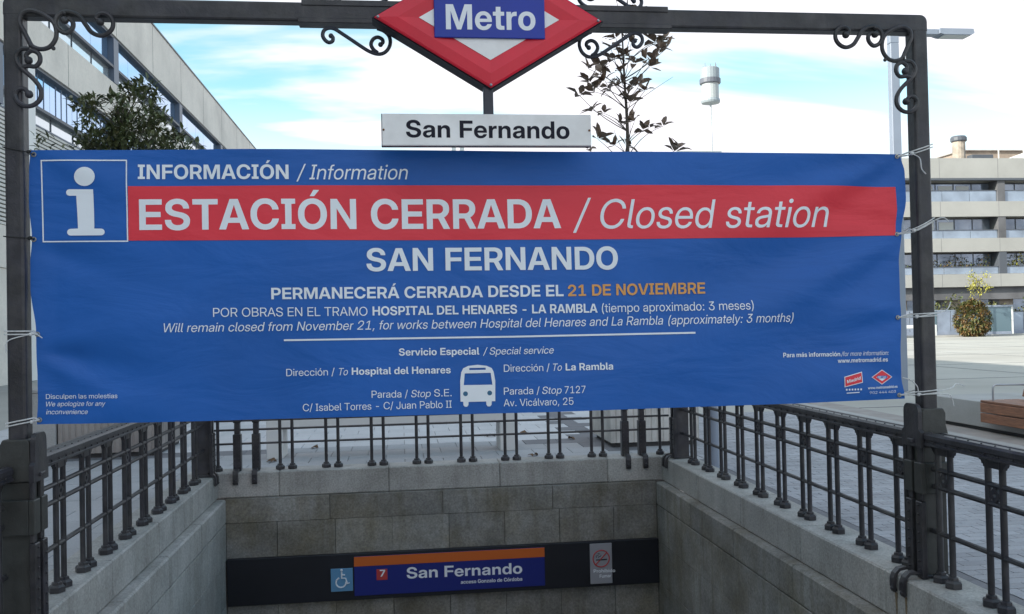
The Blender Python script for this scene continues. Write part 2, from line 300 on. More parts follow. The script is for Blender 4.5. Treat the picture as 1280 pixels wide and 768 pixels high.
# ------------------------------------------------------------------ lettering: outlines of a plain grotesque, regular (R) and bold (B); 480 units per em, capitals 350
# one row per glyph: style (0 regular, 1 bold), character code, advance, then for every outline its point count and its x, y pairs
GLYPH_ROWS = (
    (0, 32, 128),
    (0, 40, 188, 23, 129, -69, 169, -69, 144, -13, 128, 35, 118, 83, 114, 137, 118, 199, 128, 253, 144, 307, 167, 363, 167, 367, 131, 367, 119, 347, 102, 307, 89, 261, 80, 221, 75, 177, 73, 137, 74, 105, 83, 51, 90, 21, 100, -9, 112, -37),
    (0, 41, 188, 27, 19, -69, 57, -70, 67, -53, 86, -13, 100, 29, 109, 73, 113, 109, 113, 169, 110, 205, 102, 249, 93, 281, 79, 323, 64, 357, 57, 367, 55, 367, 21, 367, 19, 365, 34, 333, 44, 305, 54, 273, 64, 233, 72, 177, 74, 139, 72, 103, 66, 63, 56, 23, 38, -27),
    (0, 44, 128, 5, 30, -65, 60, -65, 93, 47, 93, 49, 51, 49),
    (0, 45, 310, 5, 78, 125, 229, 124, 231, 125, 231, 161, 79, 162),
    (0, 46, 128, 16, 45, 4, 53, -2, 67, -4, 79, -1, 87, 5, 94, 15, 95, 27, 93, 37, 85, 48, 75, 54, 65, 55, 51, 51, 43, 44, 38, 37, 36, 23, 39, 13),
    (0, 47, 156, 8, 3, -51, 39, -52, 41, -49, 151, 361, 153, 367, 151, 368, 117, 368, 115, 365),
    (0, 48, 310, 35, 76, 27, 95, 11, 121, -2, 145, -6, 165, -6, 181, -4, 207, 6, 229, 22, 250, 47, 266, 79, 272, 97, 277, 123, 281, 163, 279, 209, 271, 253, 258, 289, 241, 315, 219, 336, 207, 343, 193, 350, 167, 355, 145, 356, 123, 352, 103, 344, 85, 331, 69, 315, 56, 297, 42, 267, 34, 239, 30, 213, 28, 173, 31, 133, 37, 101, 44, 77, 58, 49, 32, 105, 53, 92, 69, 84, 85, 76, 107, 72, 127, 69, 163, 69, 185, 70, 209, 76, 243, 82, 261, 92, 281, 103, 295, 115, 306, 125, 312, 137, 316, 155, 318, 173, 316, 191, 308, 210, 291, 222, 273, 232, 247, 238, 219, 241, 175, 240, 145, 234, 109, 225, 85, 216, 67, 201, 50, 185, 38, 163, 32, 143, 33, 121, 40),
    (0, 49, 310, 16, 51, 1, 268, 1, 267, 38, 185, 38, 184, 39, 183, 350, 141, 349, 56, 291, 55, 251, 57, 249, 141, 305, 142, 303, 142, 39, 141, 38, 53, 38, 51, 35),
    (0, 50, 310, 51, 40, 1, 270, 1, 269, 38, 98, 39, 199, 131, 221, 153, 247, 185, 261, 213, 266, 229, 268, 249, 266, 271, 262, 287, 253, 305, 241, 321, 225, 336, 213, 343, 193, 351, 171, 356, 141, 356, 119, 351, 99, 343, 79, 329, 63, 311, 54, 297, 46, 277, 43, 261, 41, 239, 43, 237, 80, 237, 86, 271, 92, 285, 98, 293, 111, 306, 121, 311, 133, 316, 147, 318, 165, 318, 179, 316, 195, 309, 206, 301, 214, 293, 222, 279, 226, 265, 227, 247, 226, 231, 222, 219, 214, 203, 202, 187, 165, 150, 41, 37, 40, 35),
    (0, 51, 310, 54, 68, 27, 93, 9, 113, 0, 139, -5, 173, -6, 201, 0, 223, 11, 243, 26, 260, 47, 272, 75, 275, 105, 271, 137, 260, 163, 241, 184, 219, 197, 195, 205, 155, 209, 154, 211, 256, 311, 257, 313, 257, 350, 57, 349, 57, 313, 59, 312, 201, 311, 100, 213, 100, 179, 159, 178, 181, 174, 197, 167, 212, 157, 224, 143, 231, 125, 234, 107, 232, 89, 228, 75, 220, 61, 213, 53, 203, 45, 187, 36, 171, 32, 155, 32, 139, 33, 123, 37, 111, 42, 98, 53, 88, 65, 82, 77, 78, 93, 77, 109, 35, 110, 36, 85, 42, 65, 53, 45),
    (0, 52, 310, 20, 19, 84, 195, 84, 196, 83, 196, 1, 238, 1, 238, 83, 291, 85, 291, 121, 238, 123, 237, 218, 199, 218, 196, 217, 196, 123, 195, 122, 67, 123, 227, 345, 230, 349, 229, 350, 185, 349, 18, 119),
    (0, 53, 310, 64, 67, 29, 91, 11, 113, 1, 141, -5, 171, -5, 197, 0, 219, 11, 241, 28, 258, 51, 266, 69, 271, 93, 273, 115, 271, 137, 266, 161, 258, 179, 247, 195, 234, 209, 217, 221, 197, 230, 177, 234, 153, 234, 137, 231, 119, 226, 101, 216, 83, 200, 82, 203, 91, 312, 253, 312, 253, 350, 52, 349, 40, 151, 81, 151, 88, 165, 100, 177, 113, 186, 127, 191, 153, 196, 177, 194, 197, 185, 209, 175, 218, 165, 228, 143, 232, 119, 231, 105, 227, 85, 222, 71, 214, 59, 203, 48, 191, 40, 175, 34, 163, 32, 149, 32, 135, 34, 123, 38, 109, 46, 97, 57, 88, 69, 82, 81, 77, 101, 37, 101, 36, 99, 37, 87, 45, 61, 56, 41),
    (0, 55, 310, 10, 68, -1, 109, -1, 113, 3, 266, 307, 267, 311, 267, 349, 42, 349, 43, 312, 224, 311, 68, 3),
    (0, 57, 310, 36, 89, 1, 135, 0, 137, 1, 240, 147, 257, 179, 268, 207, 271, 229, 271, 249, 268, 271, 258, 297, 245, 316, 227, 333, 211, 344, 191, 351, 169, 356, 139, 356, 119, 352, 95, 342, 77, 329, 65, 317, 52, 299, 42, 275, 38, 247, 38, 223, 41, 209, 46, 191, 52, 179, 69, 156, 91, 139, 103, 132, 121, 127, 135, 124, 157, 124, 171, 127, 183, 132, 185, 131, 30, 101, 183, 86, 205, 80, 227, 80, 251, 82, 261, 86, 273, 94, 287, 108, 301, 117, 308, 129, 314, 145, 318, 161, 318, 175, 316, 189, 310, 201, 302, 214, 289, 221, 277, 226, 267, 230, 249, 230, 231, 228, 217, 222, 201, 214, 189, 201, 176, 189, 168, 175, 162, 161, 160, 145, 160, 129, 164, 117, 170),
    (0, 58, 128, 16, 45, 4, 53, -2, 67, -4, 79, -1, 87, 5, 94, 15, 95, 27, 93, 37, 85, 48, 75, 54, 65, 55, 51, 51, 43, 44, 38, 37, 36, 23, 39, 13, 16, 45, 188, 53, 182, 67, 180, 79, 183, 87, 189, 94, 199, 95, 211, 93, 221, 85, 232, 75, 238, 65, 239, 51, 235, 43, 228, 38, 221, 36, 207, 39, 197),
    (0, 65, 314, 8, 5, 1, 49, 1, 85, 98, 229, 98, 263, 1, 309, 1, 181, 350, 133, 349, 6, 99, 136, 99, 139, 130, 225, 157, 308, 216, 137, 215, 136),
    (0, 66, 306, 26, 34, 1, 171, 0, 201, 3, 225, 9, 245, 18, 261, 30, 273, 45, 284, 67, 287, 87, 287, 111, 282, 133, 273, 148, 261, 161, 241, 174, 218, 181, 241, 192, 257, 207, 270, 229, 273, 249, 272, 277, 263, 301, 249, 320, 231, 334, 209, 344, 179, 350, 34, 349, 17, 77, 39, 77, 157, 79, 158, 165, 158, 193, 156, 207, 152, 219, 145, 229, 137, 238, 125, 244, 105, 244, 87, 242, 77, 233, 62, 217, 49, 201, 42, 175, 38, 79, 38, 17, 77, 197, 77, 311, 79, 312, 169, 312, 185, 310, 199, 305, 209, 300, 217, 293, 226, 281, 230, 269, 231, 259, 230, 239, 222, 221, 213, 212, 205, 206, 191, 200, 173, 197),
    (0, 67, 346, 63, 73, 37, 99, 16, 127, 3, 163, -5, 199, -6, 229, 0, 261, 14, 285, 33, 305, 57, 320, 85, 326, 111, 325, 113, 285, 113, 283, 111, 275, 89, 266, 73, 253, 59, 231, 44, 209, 36, 193, 34, 167, 35, 141, 40, 115, 55, 92, 77, 76, 105, 66, 141, 64, 159, 64, 195, 70, 227, 78, 249, 88, 267, 106, 287, 125, 302, 143, 310, 159, 314, 183, 316, 205, 314, 227, 307, 247, 296, 264, 279, 276, 259, 283, 237, 326, 237, 320, 263, 307, 289, 287, 315, 267, 331, 245, 343, 211, 353, 193, 356, 171, 356, 143, 351, 119, 344, 93, 329, 71, 311, 50, 285, 37, 259, 26, 227, 21, 187, 22, 147, 29, 113, 36, 91, 53, 61),
    (0, 68, 330, 20, 34, 1, 157, 0, 179, 2, 197, 6, 225, 17, 245, 28, 267, 48, 283, 69, 299, 103, 307, 137, 310, 177, 307, 215, 300, 247, 285, 279, 267, 304, 241, 325, 227, 333, 207, 342, 169, 349, 34, 349, 22, 77, 39, 77, 311, 79, 312, 159, 312, 183, 308, 205, 300, 227, 285, 242, 269, 254, 249, 262, 225, 266, 205, 267, 185, 266, 149, 262, 125, 252, 99, 241, 81, 225, 64, 211, 54, 189, 45, 171, 40, 151, 38, 79, 38),
    (0, 69, 278, 17, 34, 1, 262, 1, 261, 38, 79, 38, 77, 39, 77, 159, 79, 160, 247, 160, 248, 163, 248, 197, 247, 198, 77, 199, 77, 311, 79, 312, 261, 312, 261, 350, 34, 349),
    (0, 72, 340, 17, 35, 0, 75, -1, 77, 1, 77, 159, 79, 160, 261, 160, 263, 159, 263, 1, 265, -1, 305, 0, 305, 350, 263, 349, 263, 199, 261, 198, 77, 199, 77, 349, 34, 349),
    (0, 73, 162, 13, 18, 1, 144, 1, 143, 38, 103, 39, 103, 311, 143, 312, 143, 350, 18, 349, 19, 313, 60, 311, 60, 39, 59, 38, 19, 37),
    (0, 74, 256, 30, 45, 23, 63, 9, 81, 0, 109, -6, 133, -5, 161, 0, 179, 9, 197, 23, 212, 43, 220, 63, 224, 87, 223, 350, 182, 349, 182, 99, 180, 79, 173, 61, 161, 46, 145, 36, 121, 32, 97, 36, 85, 42, 77, 49, 66, 65, 60, 89, 60, 117, 19, 118, 18, 115, 18, 99, 21, 67, 28, 45),
    (0, 76, 256, 10, 34, 1, 246, 1, 246, 35, 245, 37, 243, 38, 79, 38, 77, 39, 77, 349, 75, 350, 34, 349),
    (0, 77, 412, 22, 35, 0, 75, -1, 76, 1, 76, 277, 77, 280, 187, 3, 189, -1, 221, -1, 224, 1, 227, 9, 306, 205, 335, 285, 336, 281, 335, 1, 337, -1, 375, -1, 377, 1, 377, 349, 318, 349, 207, 57, 93, 349, 34, 349),
    (0, 78, 340, 19, 35, 0, 75, -1, 77, 1, 77, 203, 76, 285, 77, 288, 125, 209, 256, 1, 259, -1, 305, -1, 306, 1, 306, 349, 305, 350, 264, 349, 265, 63, 263, 62, 229, 119, 84, 349, 34, 349),
    (0, 79, 360, 34, 73, 37, 99, 16, 127, 2, 161, -5, 197, -5, 233, 3, 261, 16, 287, 37, 308, 63, 324, 93, 331, 115, 336, 135, 339, 175, 335, 215, 332, 233, 323, 257, 308, 287, 287, 312, 263, 332, 237, 345, 207, 354, 169, 356, 143, 352, 117, 343, 93, 329, 71, 310, 51, 285, 37, 259, 26, 227, 21, 187, 22, 147, 28, 115, 37, 91, 54, 59, 33, 103, 65, 87, 85, 76, 105, 68, 129, 64, 153, 64, 191, 66, 211, 72, 235, 82, 257, 94, 275, 111, 292, 129, 304, 149, 312, 171, 316, 189, 316, 211, 312, 231, 303, 251, 290, 270, 269, 283, 245, 292, 219, 296, 185, 295, 155, 290, 123, 280, 97, 266, 75, 247, 56, 223, 42, 203, 36, 189, 34, 171, 34, 147, 38, 121, 50),
    (0, 80, 294, 22, 35, 0, 75, -1, 77, 1, 77, 135, 79, 136, 171, 136, 205, 143, 225, 151, 243, 163, 256, 175, 265, 189, 273, 207, 278, 225, 278, 251, 275, 273, 269, 291, 260, 307, 247, 321, 227, 335, 201, 345, 177, 350, 34, 349, 15, 77, 175, 77, 311, 79, 312, 163, 312, 183, 310, 207, 300, 224, 285, 234, 265, 236, 253, 236, 233, 230, 211, 222, 199, 213, 191, 195, 180, 169, 175),
    (0, 82, 304, 27, 35, 0, 75, -1, 77, 1, 77, 135, 79, 136, 163, 136, 237, 1, 239, -1, 285, -1, 286, 1, 210, 141, 211, 144, 227, 150, 241, 158, 259, 175, 274, 197, 282, 223, 283, 243, 282, 263, 275, 287, 269, 299, 259, 313, 249, 323, 235, 333, 213, 343, 181, 350, 34, 349, 16, 77, 175, 77, 311, 79, 312, 167, 312, 187, 310, 201, 305, 213, 299, 230, 283, 235, 273, 240, 259, 240, 229, 232, 207, 226, 199, 215, 189, 195, 179, 175, 175),
    (0, 83, 294, 89, 49, 30, 69, 14, 99, 1, 131, -6, 169, -6, 201, 1, 231, 14, 252, 31, 267, 53, 276, 79, 277, 97, 276, 113, 267, 137, 253, 156, 235, 170, 211, 182, 189, 189, 123, 206, 97, 216, 87, 222, 77, 231, 70, 241, 68, 249, 68, 267, 70, 275, 75, 285, 83, 295, 97, 306, 111, 312, 127, 316, 145, 317, 161, 316, 177, 312, 191, 306, 200, 299, 212, 287, 218, 277, 222, 265, 225, 247, 266, 247, 266, 263, 263, 275, 253, 301, 246, 313, 233, 327, 209, 343, 193, 349, 177, 354, 163, 356, 137, 356, 105, 352, 77, 341, 54, 325, 45, 315, 36, 303, 30, 289, 27, 275, 26, 247, 28, 231, 36, 213, 49, 198, 63, 187, 83, 176, 103, 169, 189, 146, 207, 138, 219, 129, 228, 119, 234, 101, 234, 85, 229, 71, 223, 61, 215, 52, 195, 40, 169, 34, 149, 33, 129, 34, 113, 38, 99, 44, 89, 50, 78, 61, 72, 69, 66, 83, 61, 112, 19, 113, 18, 103, 21, 85, 26, 65, 34, 49),
    (0, 84, 292, 13, 127, -1, 165, -1, 168, 1, 168, 311, 169, 312, 281, 313, 281, 350, 12, 349, 12, 315, 13, 312, 123, 312, 126, 311, 126, 1),
    (0, 86, 314, 12, 133, 1, 182, 1, 307, 345, 309, 349, 307, 350, 264, 349, 192, 143, 159, 42, 156, 45, 129, 127, 50, 349, 5, 349),
    (0, 87, 456, 18, 99, 1, 150, 1, 211, 227, 227, 295, 306, 1, 355, 0, 451, 349, 409, 350, 407, 347, 351, 129, 331, 46, 253, 349, 203, 349, 145, 129, 125, 45, 103, 135, 48, 349, 5, 349),
    (0, 97, 248, 56, 39, 19, 53, 8, 71, 0, 91, -4, 121, -3, 139, 1, 155, 8, 166, 17, 179, 34, 179, 1, 181, 0, 217, 0, 219, 1, 219, 171, 218, 189, 213, 203, 206, 217, 195, 230, 185, 237, 169, 246, 149, 251, 125, 254, 99, 251, 79, 246, 63, 238, 49, 227, 36, 213, 26, 191, 24, 181, 25, 174, 63, 174, 65, 175, 66, 183, 72, 195, 83, 206, 93, 211, 105, 216, 125, 218, 149, 214, 165, 205, 175, 191, 178, 183, 179, 171, 178, 161, 171, 154, 155, 151, 101, 143, 73, 137, 49, 128, 33, 114, 25, 103, 20, 91, 19, 65, 21, 51, 25, 39, 30, 29, 17, 69, 46, 65, 51, 61, 61, 60, 75, 64, 87, 75, 98, 87, 104, 99, 108, 153, 117, 179, 123, 179, 93, 176, 71, 165, 53, 153, 42, 133, 34, 105, 32, 83, 37),
    (0, 98, 272, 34, 29, 1, 31, -1, 67, -1, 69, 1, 69, 35, 83, 18, 95, 9, 111, 0, 123, -4, 139, -6, 161, -6, 173, -3, 191, 3, 215, 19, 233, 41, 247, 71, 253, 99, 254, 145, 252, 159, 245, 181, 230, 211, 215, 227, 201, 238, 185, 246, 163, 251, 139, 252, 123, 250, 109, 245, 95, 238, 83, 228, 71, 213, 70, 349, 67, 350, 29, 349, 30, 92, 49, 82, 61, 77, 71, 68, 99, 66, 123, 68, 147, 77, 175, 82, 185, 93, 198, 103, 206, 115, 212, 131, 216, 147, 216, 161, 214, 171, 210, 187, 199, 198, 187, 205, 173, 210, 159, 214, 137, 214, 109, 210, 87, 203, 69, 198, 59, 187, 47, 175, 38, 159, 32, 141, 30, 123, 32, 107, 38),
    (0, 99, 252, 60, 53, 25, 71, 11, 91, 1, 115, -5, 145, -6, 171, 0, 191, 10, 209, 25, 222, 41, 232, 61, 235, 75, 235, 81, 197, 81, 194, 79, 189, 65, 184, 55, 175, 45, 163, 37, 151, 32, 137, 30, 125, 31, 107, 34, 91, 42, 75, 59, 64, 79, 58, 105, 58, 141, 60, 155, 66, 173, 72, 185, 84, 199, 95, 208, 107, 214, 131, 218, 157, 214, 169, 208, 182, 197, 190, 185, 197, 167, 235, 167, 235, 173, 232, 187, 223, 205, 210, 223, 195, 235, 177, 245, 157, 252, 131, 254, 105, 251, 87, 246, 71, 237, 54, 223, 39, 205, 27, 181, 20, 161, 17, 133, 17, 113, 20, 87, 26, 67, 39, 43),
    (0, 100, 272, 31, 52, 23, 73, 7, 91, -1, 111, -6, 135, -6, 155, -2, 173, 7, 187, 17, 201, 34, 203, 31, 203, 0, 239, -1, 242, 1, 241, 350, 202, 349, 201, 212, 187, 229, 165, 244, 139, 251, 115, 252, 91, 247, 73, 239, 52, 223, 37, 203, 27, 183, 21, 163, 17, 133, 17, 113, 20, 85, 27, 63, 37, 43, 30, 82, 49, 73, 61, 66, 73, 60, 91, 58, 105, 58, 143, 62, 163, 68, 177, 77, 191, 85, 200, 105, 212, 121, 216, 135, 216, 149, 214, 161, 210, 177, 199, 188, 187, 196, 173, 202, 155, 205, 129, 204, 103, 200, 85, 194, 69, 186, 57, 174, 45, 161, 36, 149, 32, 131, 30, 113, 32, 97, 38),
    (0, 101, 258, 48, 52, 25, 73, 8, 95, -1, 117, -6, 147, -6, 173, 1, 193, 10, 211, 25, 226, 43, 233, 59, 237, 73, 199, 74, 197, 73, 192, 61, 184, 51, 175, 43, 163, 36, 151, 32, 133, 30, 105, 34, 87, 44, 74, 57, 64, 75, 58, 95, 57, 111, 59, 112, 242, 113, 239, 153, 230, 187, 222, 203, 212, 217, 199, 230, 185, 240, 163, 249, 141, 254, 117, 253, 97, 250, 81, 243, 63, 232, 48, 217, 36, 201, 27, 181, 20, 161, 17, 133, 17, 113, 21, 85, 27, 65, 36, 45, 16, 58, 147, 58, 157, 65, 177, 73, 191, 80, 199, 91, 208, 103, 214, 129, 218, 155, 214, 167, 208, 178, 199, 185, 191, 194, 177, 198, 165, 201, 149, 199, 146),
    (0, 102, 146, 26, 48, 1, 49, 0, 85, 0, 88, 1, 88, 211, 89, 214, 135, 214, 138, 215, 137, 248, 88, 249, 88, 295, 93, 307, 103, 314, 137, 316, 137, 350, 99, 349, 83, 345, 69, 338, 57, 325, 48, 305, 48, 249, 3, 247, 3, 215, 5, 214, 45, 214, 48, 211),
    (0, 103, 272, 57, 50, -73, 69, -87, 93, -97, 117, -102, 149, -102, 171, -98, 197, -87, 213, -76, 227, -59, 237, -37, 242, -11, 241, 248, 203, 247, 203, 215, 201, 212, 187, 229, 177, 237, 161, 246, 135, 252, 113, 252, 99, 250, 81, 243, 67, 236, 50, 221, 37, 203, 27, 183, 21, 163, 17, 133, 17, 113, 20, 85, 27, 63, 37, 43, 51, 24, 67, 11, 87, 0, 109, -5, 133, -6, 149, -3, 169, 4, 186, 17, 201, 34, 202, 31, 202, -9, 200, -23, 191, -41, 179, -54, 163, -62, 149, -65, 119, -66, 103, -62, 87, -53, 79, -45, 69, -27, 31, -27, 29, -29, 34, -49, 41, -61, 30, 82, 49, 73, 61, 66, 73, 60, 91, 58, 105, 58, 143, 62, 163, 68, 177, 77, 191, 85, 200, 105, 212, 121, 216, 135, 216, 149, 214, 161, 210, 177, 199, 188, 187, 196, 173, 202, 155, 205, 129, 204, 103, 200, 85, 194, 69, 186, 57, 174, 45, 161, 36, 149, 32, 131, 30, 113, 32, 97, 38),
    (0, 104, 262, 34, 29, 1, 31, 0, 67, 0, 70, 1, 70, 157, 76, 181, 85, 195, 97, 206, 117, 214, 135, 216, 153, 214, 171, 205, 181, 195, 190, 177, 193, 151, 193, 1, 195, 0, 231, 0, 233, 1, 233, 161, 230, 187, 223, 205, 211, 223, 195, 238, 175, 248, 149, 253, 125, 252, 105, 245, 86, 233, 71, 216, 70, 219, 70, 349, 67, 350, 29, 349),
    (0, 105, 98, 6, 29, -1, 70, -1, 70, 245, 67, 246, 31, 246, 29, 245, 16, 30, 303, 41, 296, 49, 295, 59, 297, 69, 304, 75, 313, 77, 323, 75, 333, 69, 342, 61, 348, 51, 350, 43, 350, 31, 343, 25, 335, 22, 323, 25, 311),
    (0, 107, 244, 17, 29, 1, 31, -1, 67, -1, 70, 1, 70, 91, 97, 116, 193, 0, 241, -1, 244, 1, 128, 141, 236, 247, 185, 248, 71, 138, 70, 141, 70, 349, 67, 350, 29, 349),
    (0, 108, 110, 15, 43, 13, 57, 5, 73, 1, 103, 0, 104, 1, 104, 33, 79, 36, 73, 41, 70, 51, 70, 349, 67, 350, 29, 349, 30, 49, 32, 31, 37, 21),
    (0, 109, 402, 52, 29, 1, 70, 1, 70, 153, 72, 175, 79, 189, 93, 205, 109, 214, 129, 217, 143, 216, 161, 208, 174, 195, 180, 181, 181, 167, 181, 1, 221, 0, 222, 159, 224, 179, 232, 195, 243, 206, 257, 214, 279, 217, 295, 215, 313, 208, 326, 195, 332, 179, 333, 163, 333, 1, 373, 0, 373, 171, 369, 197, 359, 219, 345, 236, 325, 248, 303, 254, 281, 254, 261, 250, 243, 241, 226, 227, 213, 210, 200, 229, 191, 238, 179, 246, 155, 253, 135, 254, 115, 250, 95, 240, 83, 229, 69, 211, 69, 247, 67, 249, 31, 249, 29, 247),
    (0, 110, 262, 33, 29, 1, 70, 1, 70, 157, 76, 181, 85, 195, 97, 206, 117, 214, 135, 216, 153, 214, 171, 205, 181, 195, 190, 177, 193, 151, 193, 1, 233, 1, 233, 153, 232, 177, 227, 195, 220, 211, 210, 225, 195, 238, 181, 245, 161, 251, 143, 253, 125, 252, 105, 245, 91, 237, 81, 228, 69, 214, 69, 247, 67, 248, 31, 248, 29, 247),
    (0, 111, 264, 32, 53, 25, 71, 11, 97, -1, 117, -6, 147, -5, 167, -1, 189, 8, 208, 23, 223, 41, 236, 63, 244, 89, 246, 115, 245, 147, 240, 173, 229, 197, 216, 217, 195, 236, 177, 246, 157, 252, 131, 254, 105, 251, 87, 246, 71, 237, 54, 223, 39, 205, 27, 181, 20, 161, 17, 133, 17, 113, 20, 87, 26, 67, 39, 43, 30, 83, 49, 75, 59, 66, 75, 58, 105, 58, 143, 62, 161, 68, 177, 76, 191, 84, 199, 95, 208, 107, 214, 125, 217, 137, 218, 149, 216, 165, 210, 179, 200, 190, 187, 200, 167, 204, 151, 206, 131, 206, 109, 202, 87, 194, 67, 186, 55, 175, 44, 163, 37, 149, 32, 131, 30, 113, 32, 97, 39),
    (0, 112, 272, 32, 29, -97, 70, -97, 70, 33, 71, 36, 90, 15, 111, 2, 135, -4, 163, -3, 185, 2, 207, 14, 219, 25, 229, 37, 241, 57, 250, 81, 254, 103, 254, 145, 250, 169, 241, 193, 229, 213, 210, 233, 191, 245, 179, 250, 159, 253, 139, 254, 123, 251, 105, 245, 89, 236, 69, 214, 69, 247, 67, 249, 31, 249, 29, 247, 31, 91, 52, 82, 63, 74, 79, 68, 99, 67, 113, 66, 131, 68, 151, 73, 167, 79, 181, 87, 193, 95, 201, 107, 210, 121, 215, 147, 218, 161, 215, 175, 210, 187, 201, 198, 189, 208, 169, 212, 153, 214, 133, 214, 111, 210, 89, 203, 71, 193, 55, 181, 44, 167, 37, 151, 33, 135, 32, 115, 37, 103, 42),
    (0, 114, 154, 20, 29, 1, 70, 1, 70, 153, 73, 177, 80, 193, 90, 203, 97, 208, 107, 212, 119, 213, 144, 211, 145, 213, 145, 249, 143, 251, 117, 252, 97, 245, 80, 231, 69, 211, 67, 248, 31, 248, 29, 247),
    (0, 115, 228, 67, 40, 21, 59, 6, 79, -2, 101, -6, 131, -6, 153, -2, 173, 6, 188, 17, 202, 33, 209, 53, 210, 79, 205, 95, 194, 111, 181, 122, 165, 130, 147, 135, 101, 146, 85, 152, 71, 162, 64, 175, 64, 187, 66, 195, 75, 207, 89, 215, 113, 220, 135, 216, 151, 207, 162, 193, 167, 174, 205, 175, 202, 197, 193, 215, 181, 230, 165, 242, 147, 249, 127, 254, 101, 254, 85, 251, 67, 245, 53, 237, 41, 227, 31, 213, 24, 195, 24, 169, 30, 151, 40, 137, 57, 124, 73, 117, 149, 96, 164, 85, 168, 79, 170, 71, 170, 61, 167, 53, 157, 41, 141, 32, 115, 28, 95, 31, 77, 38, 65, 51, 60, 61, 57, 74, 19, 74, 18, 73, 19, 63, 24, 43, 33, 29),
    (0, 116, 150, 24, 62, 15, 79, 5, 95, 1, 138, 1, 137, 34, 111, 35, 97, 38, 90, 45, 88, 61, 88, 213, 137, 214, 138, 247, 135, 248, 88, 249, 88, 315, 85, 316, 48, 315, 47, 249, 5, 248, 3, 247, 3, 215, 48, 213, 48, 43, 52, 29),
    (0, 117, 262, 33, 56, 21, 71, 9, 89, 1, 107, -4, 133, -4, 151, 1, 167, 8, 181, 20, 193, 35, 195, 0, 233, 1, 233, 247, 232, 249, 195, 249, 193, 247, 193, 97, 192, 85, 186, 67, 177, 53, 165, 42, 145, 35, 127, 33, 105, 36, 93, 42, 80, 55, 72, 73, 70, 91, 69, 249, 30, 249, 30, 75, 34, 57, 39, 45, 49, 29),
    (0, 118, 246, 10, 102, 1, 144, 1, 236, 239, 238, 247, 237, 248, 196, 247, 126, 55, 123, 51, 51, 247, 7, 247),
    (0, 119, 360, 15, 84, 1, 125, 1, 181, 195, 202, 113, 235, 1, 277, 0, 354, 247, 312, 247, 255, 50, 201, 247, 161, 248, 128, 137, 105, 49, 49, 247, 7, 247),
    (0, 120, 244, 15, 8, 1, 54, 1, 121, 96, 124, 95, 189, 1, 236, 1, 146, 127, 231, 248, 185, 247, 123, 157, 120, 159, 59, 248, 15, 248, 13, 247, 98, 127),
    (0, 121, 246, 21, 31, -97, 63, -98, 81, -94, 101, -81, 117, -61, 127, -39, 237, 245, 237, 249, 197, 249, 195, 247, 125, 55, 123, 52, 51, 247, 49, 249, 8, 249, 11, 239, 102, 3, 88, -37, 75, -56, 63, -62, 32, -63),
    (0, 122, 230, 12, 22, 1, 208, 1, 207, 36, 74, 37, 206, 215, 207, 247, 205, 248, 23, 248, 22, 247, 23, 212, 156, 211, 22, 31),
    (0, 225, 248, 51, 39, 19, 53, 8, 71, 0, 91, -4, 121, -3, 139, 1, 155, 8, 166, 17, 179, 34, 179, 1, 181, 0, 217, 0, 219, 1, 219, 169, 218, 187, 214, 201, 205, 217, 194, 229, 183, 237, 161, 247, 141, 251, 113, 252, 97, 250, 77, 244, 61, 235, 46, 223, 35, 209, 27, 191, 24, 179, 25, 173, 63, 173, 70, 191, 77, 199, 85, 206, 103, 214, 125, 216, 147, 213, 165, 204, 176, 189, 179, 169, 177, 159, 169, 153, 95, 141, 69, 135, 47, 126, 32, 113, 26, 105, 21, 91, 19, 65, 21, 51, 25, 39, 17, 69, 46, 65, 51, 60, 61, 60, 75, 64, 87, 73, 96, 83, 102, 101, 108, 155, 116, 179, 123, 179, 93, 176, 71, 165, 53, 153, 42, 133, 34, 105, 32, 83, 36, 5, 107, 279, 139, 280, 183, 349, 138, 349, 107, 283),
    (0, 243, 264, 32, 53, 25, 71, 11, 97, -1, 117, -6, 147, -5, 167, -1, 189, 8, 208, 23, 223, 41, 236, 63, 244, 89, 246, 115, 245, 147, 240, 173, 229, 197, 216, 217, 195, 236, 177, 246, 157, 252, 131, 254, 105, 251, 87, 246, 71, 237, 54, 223, 39, 205, 27, 181, 20, 161, 17, 133, 17, 113, 20, 87, 26, 67, 39, 43, 30, 83, 49, 75, 59, 66, 75, 58, 105, 58, 143, 62, 161, 68, 177, 76, 191, 84, 199, 95, 208, 107, 214, 125, 217, 137, 218, 149, 216, 165, 210, 179, 200, 190, 187, 200, 167, 204, 151, 206, 131, 206, 109, 202, 87, 194, 67, 186, 55, 175, 44, 163, 37, 149, 32, 131, 30, 113, 32, 97, 39, 4, 114, 281, 148, 281, 192, 349, 147, 350),
    (1, 32, 128),
    (1, 45, 310, 5, 75, 111, 233, 110, 234, 165, 77, 166, 75, 163),
    (1, 46, 128, 16, 37, 7, 49, -1, 65, -4, 81, -1, 93, 7, 102, 19, 105, 35, 101, 53, 93, 65, 79, 74, 65, 76, 51, 74, 37, 65, 29, 53, 25, 37, 29, 19),
    (1, 49, 310, 14, 45, 1, 275, 1, 275, 57, 201, 59, 200, 349, 199, 350, 135, 350, 49, 295, 49, 232, 129, 282, 131, 281, 131, 61, 129, 58, 45, 57),
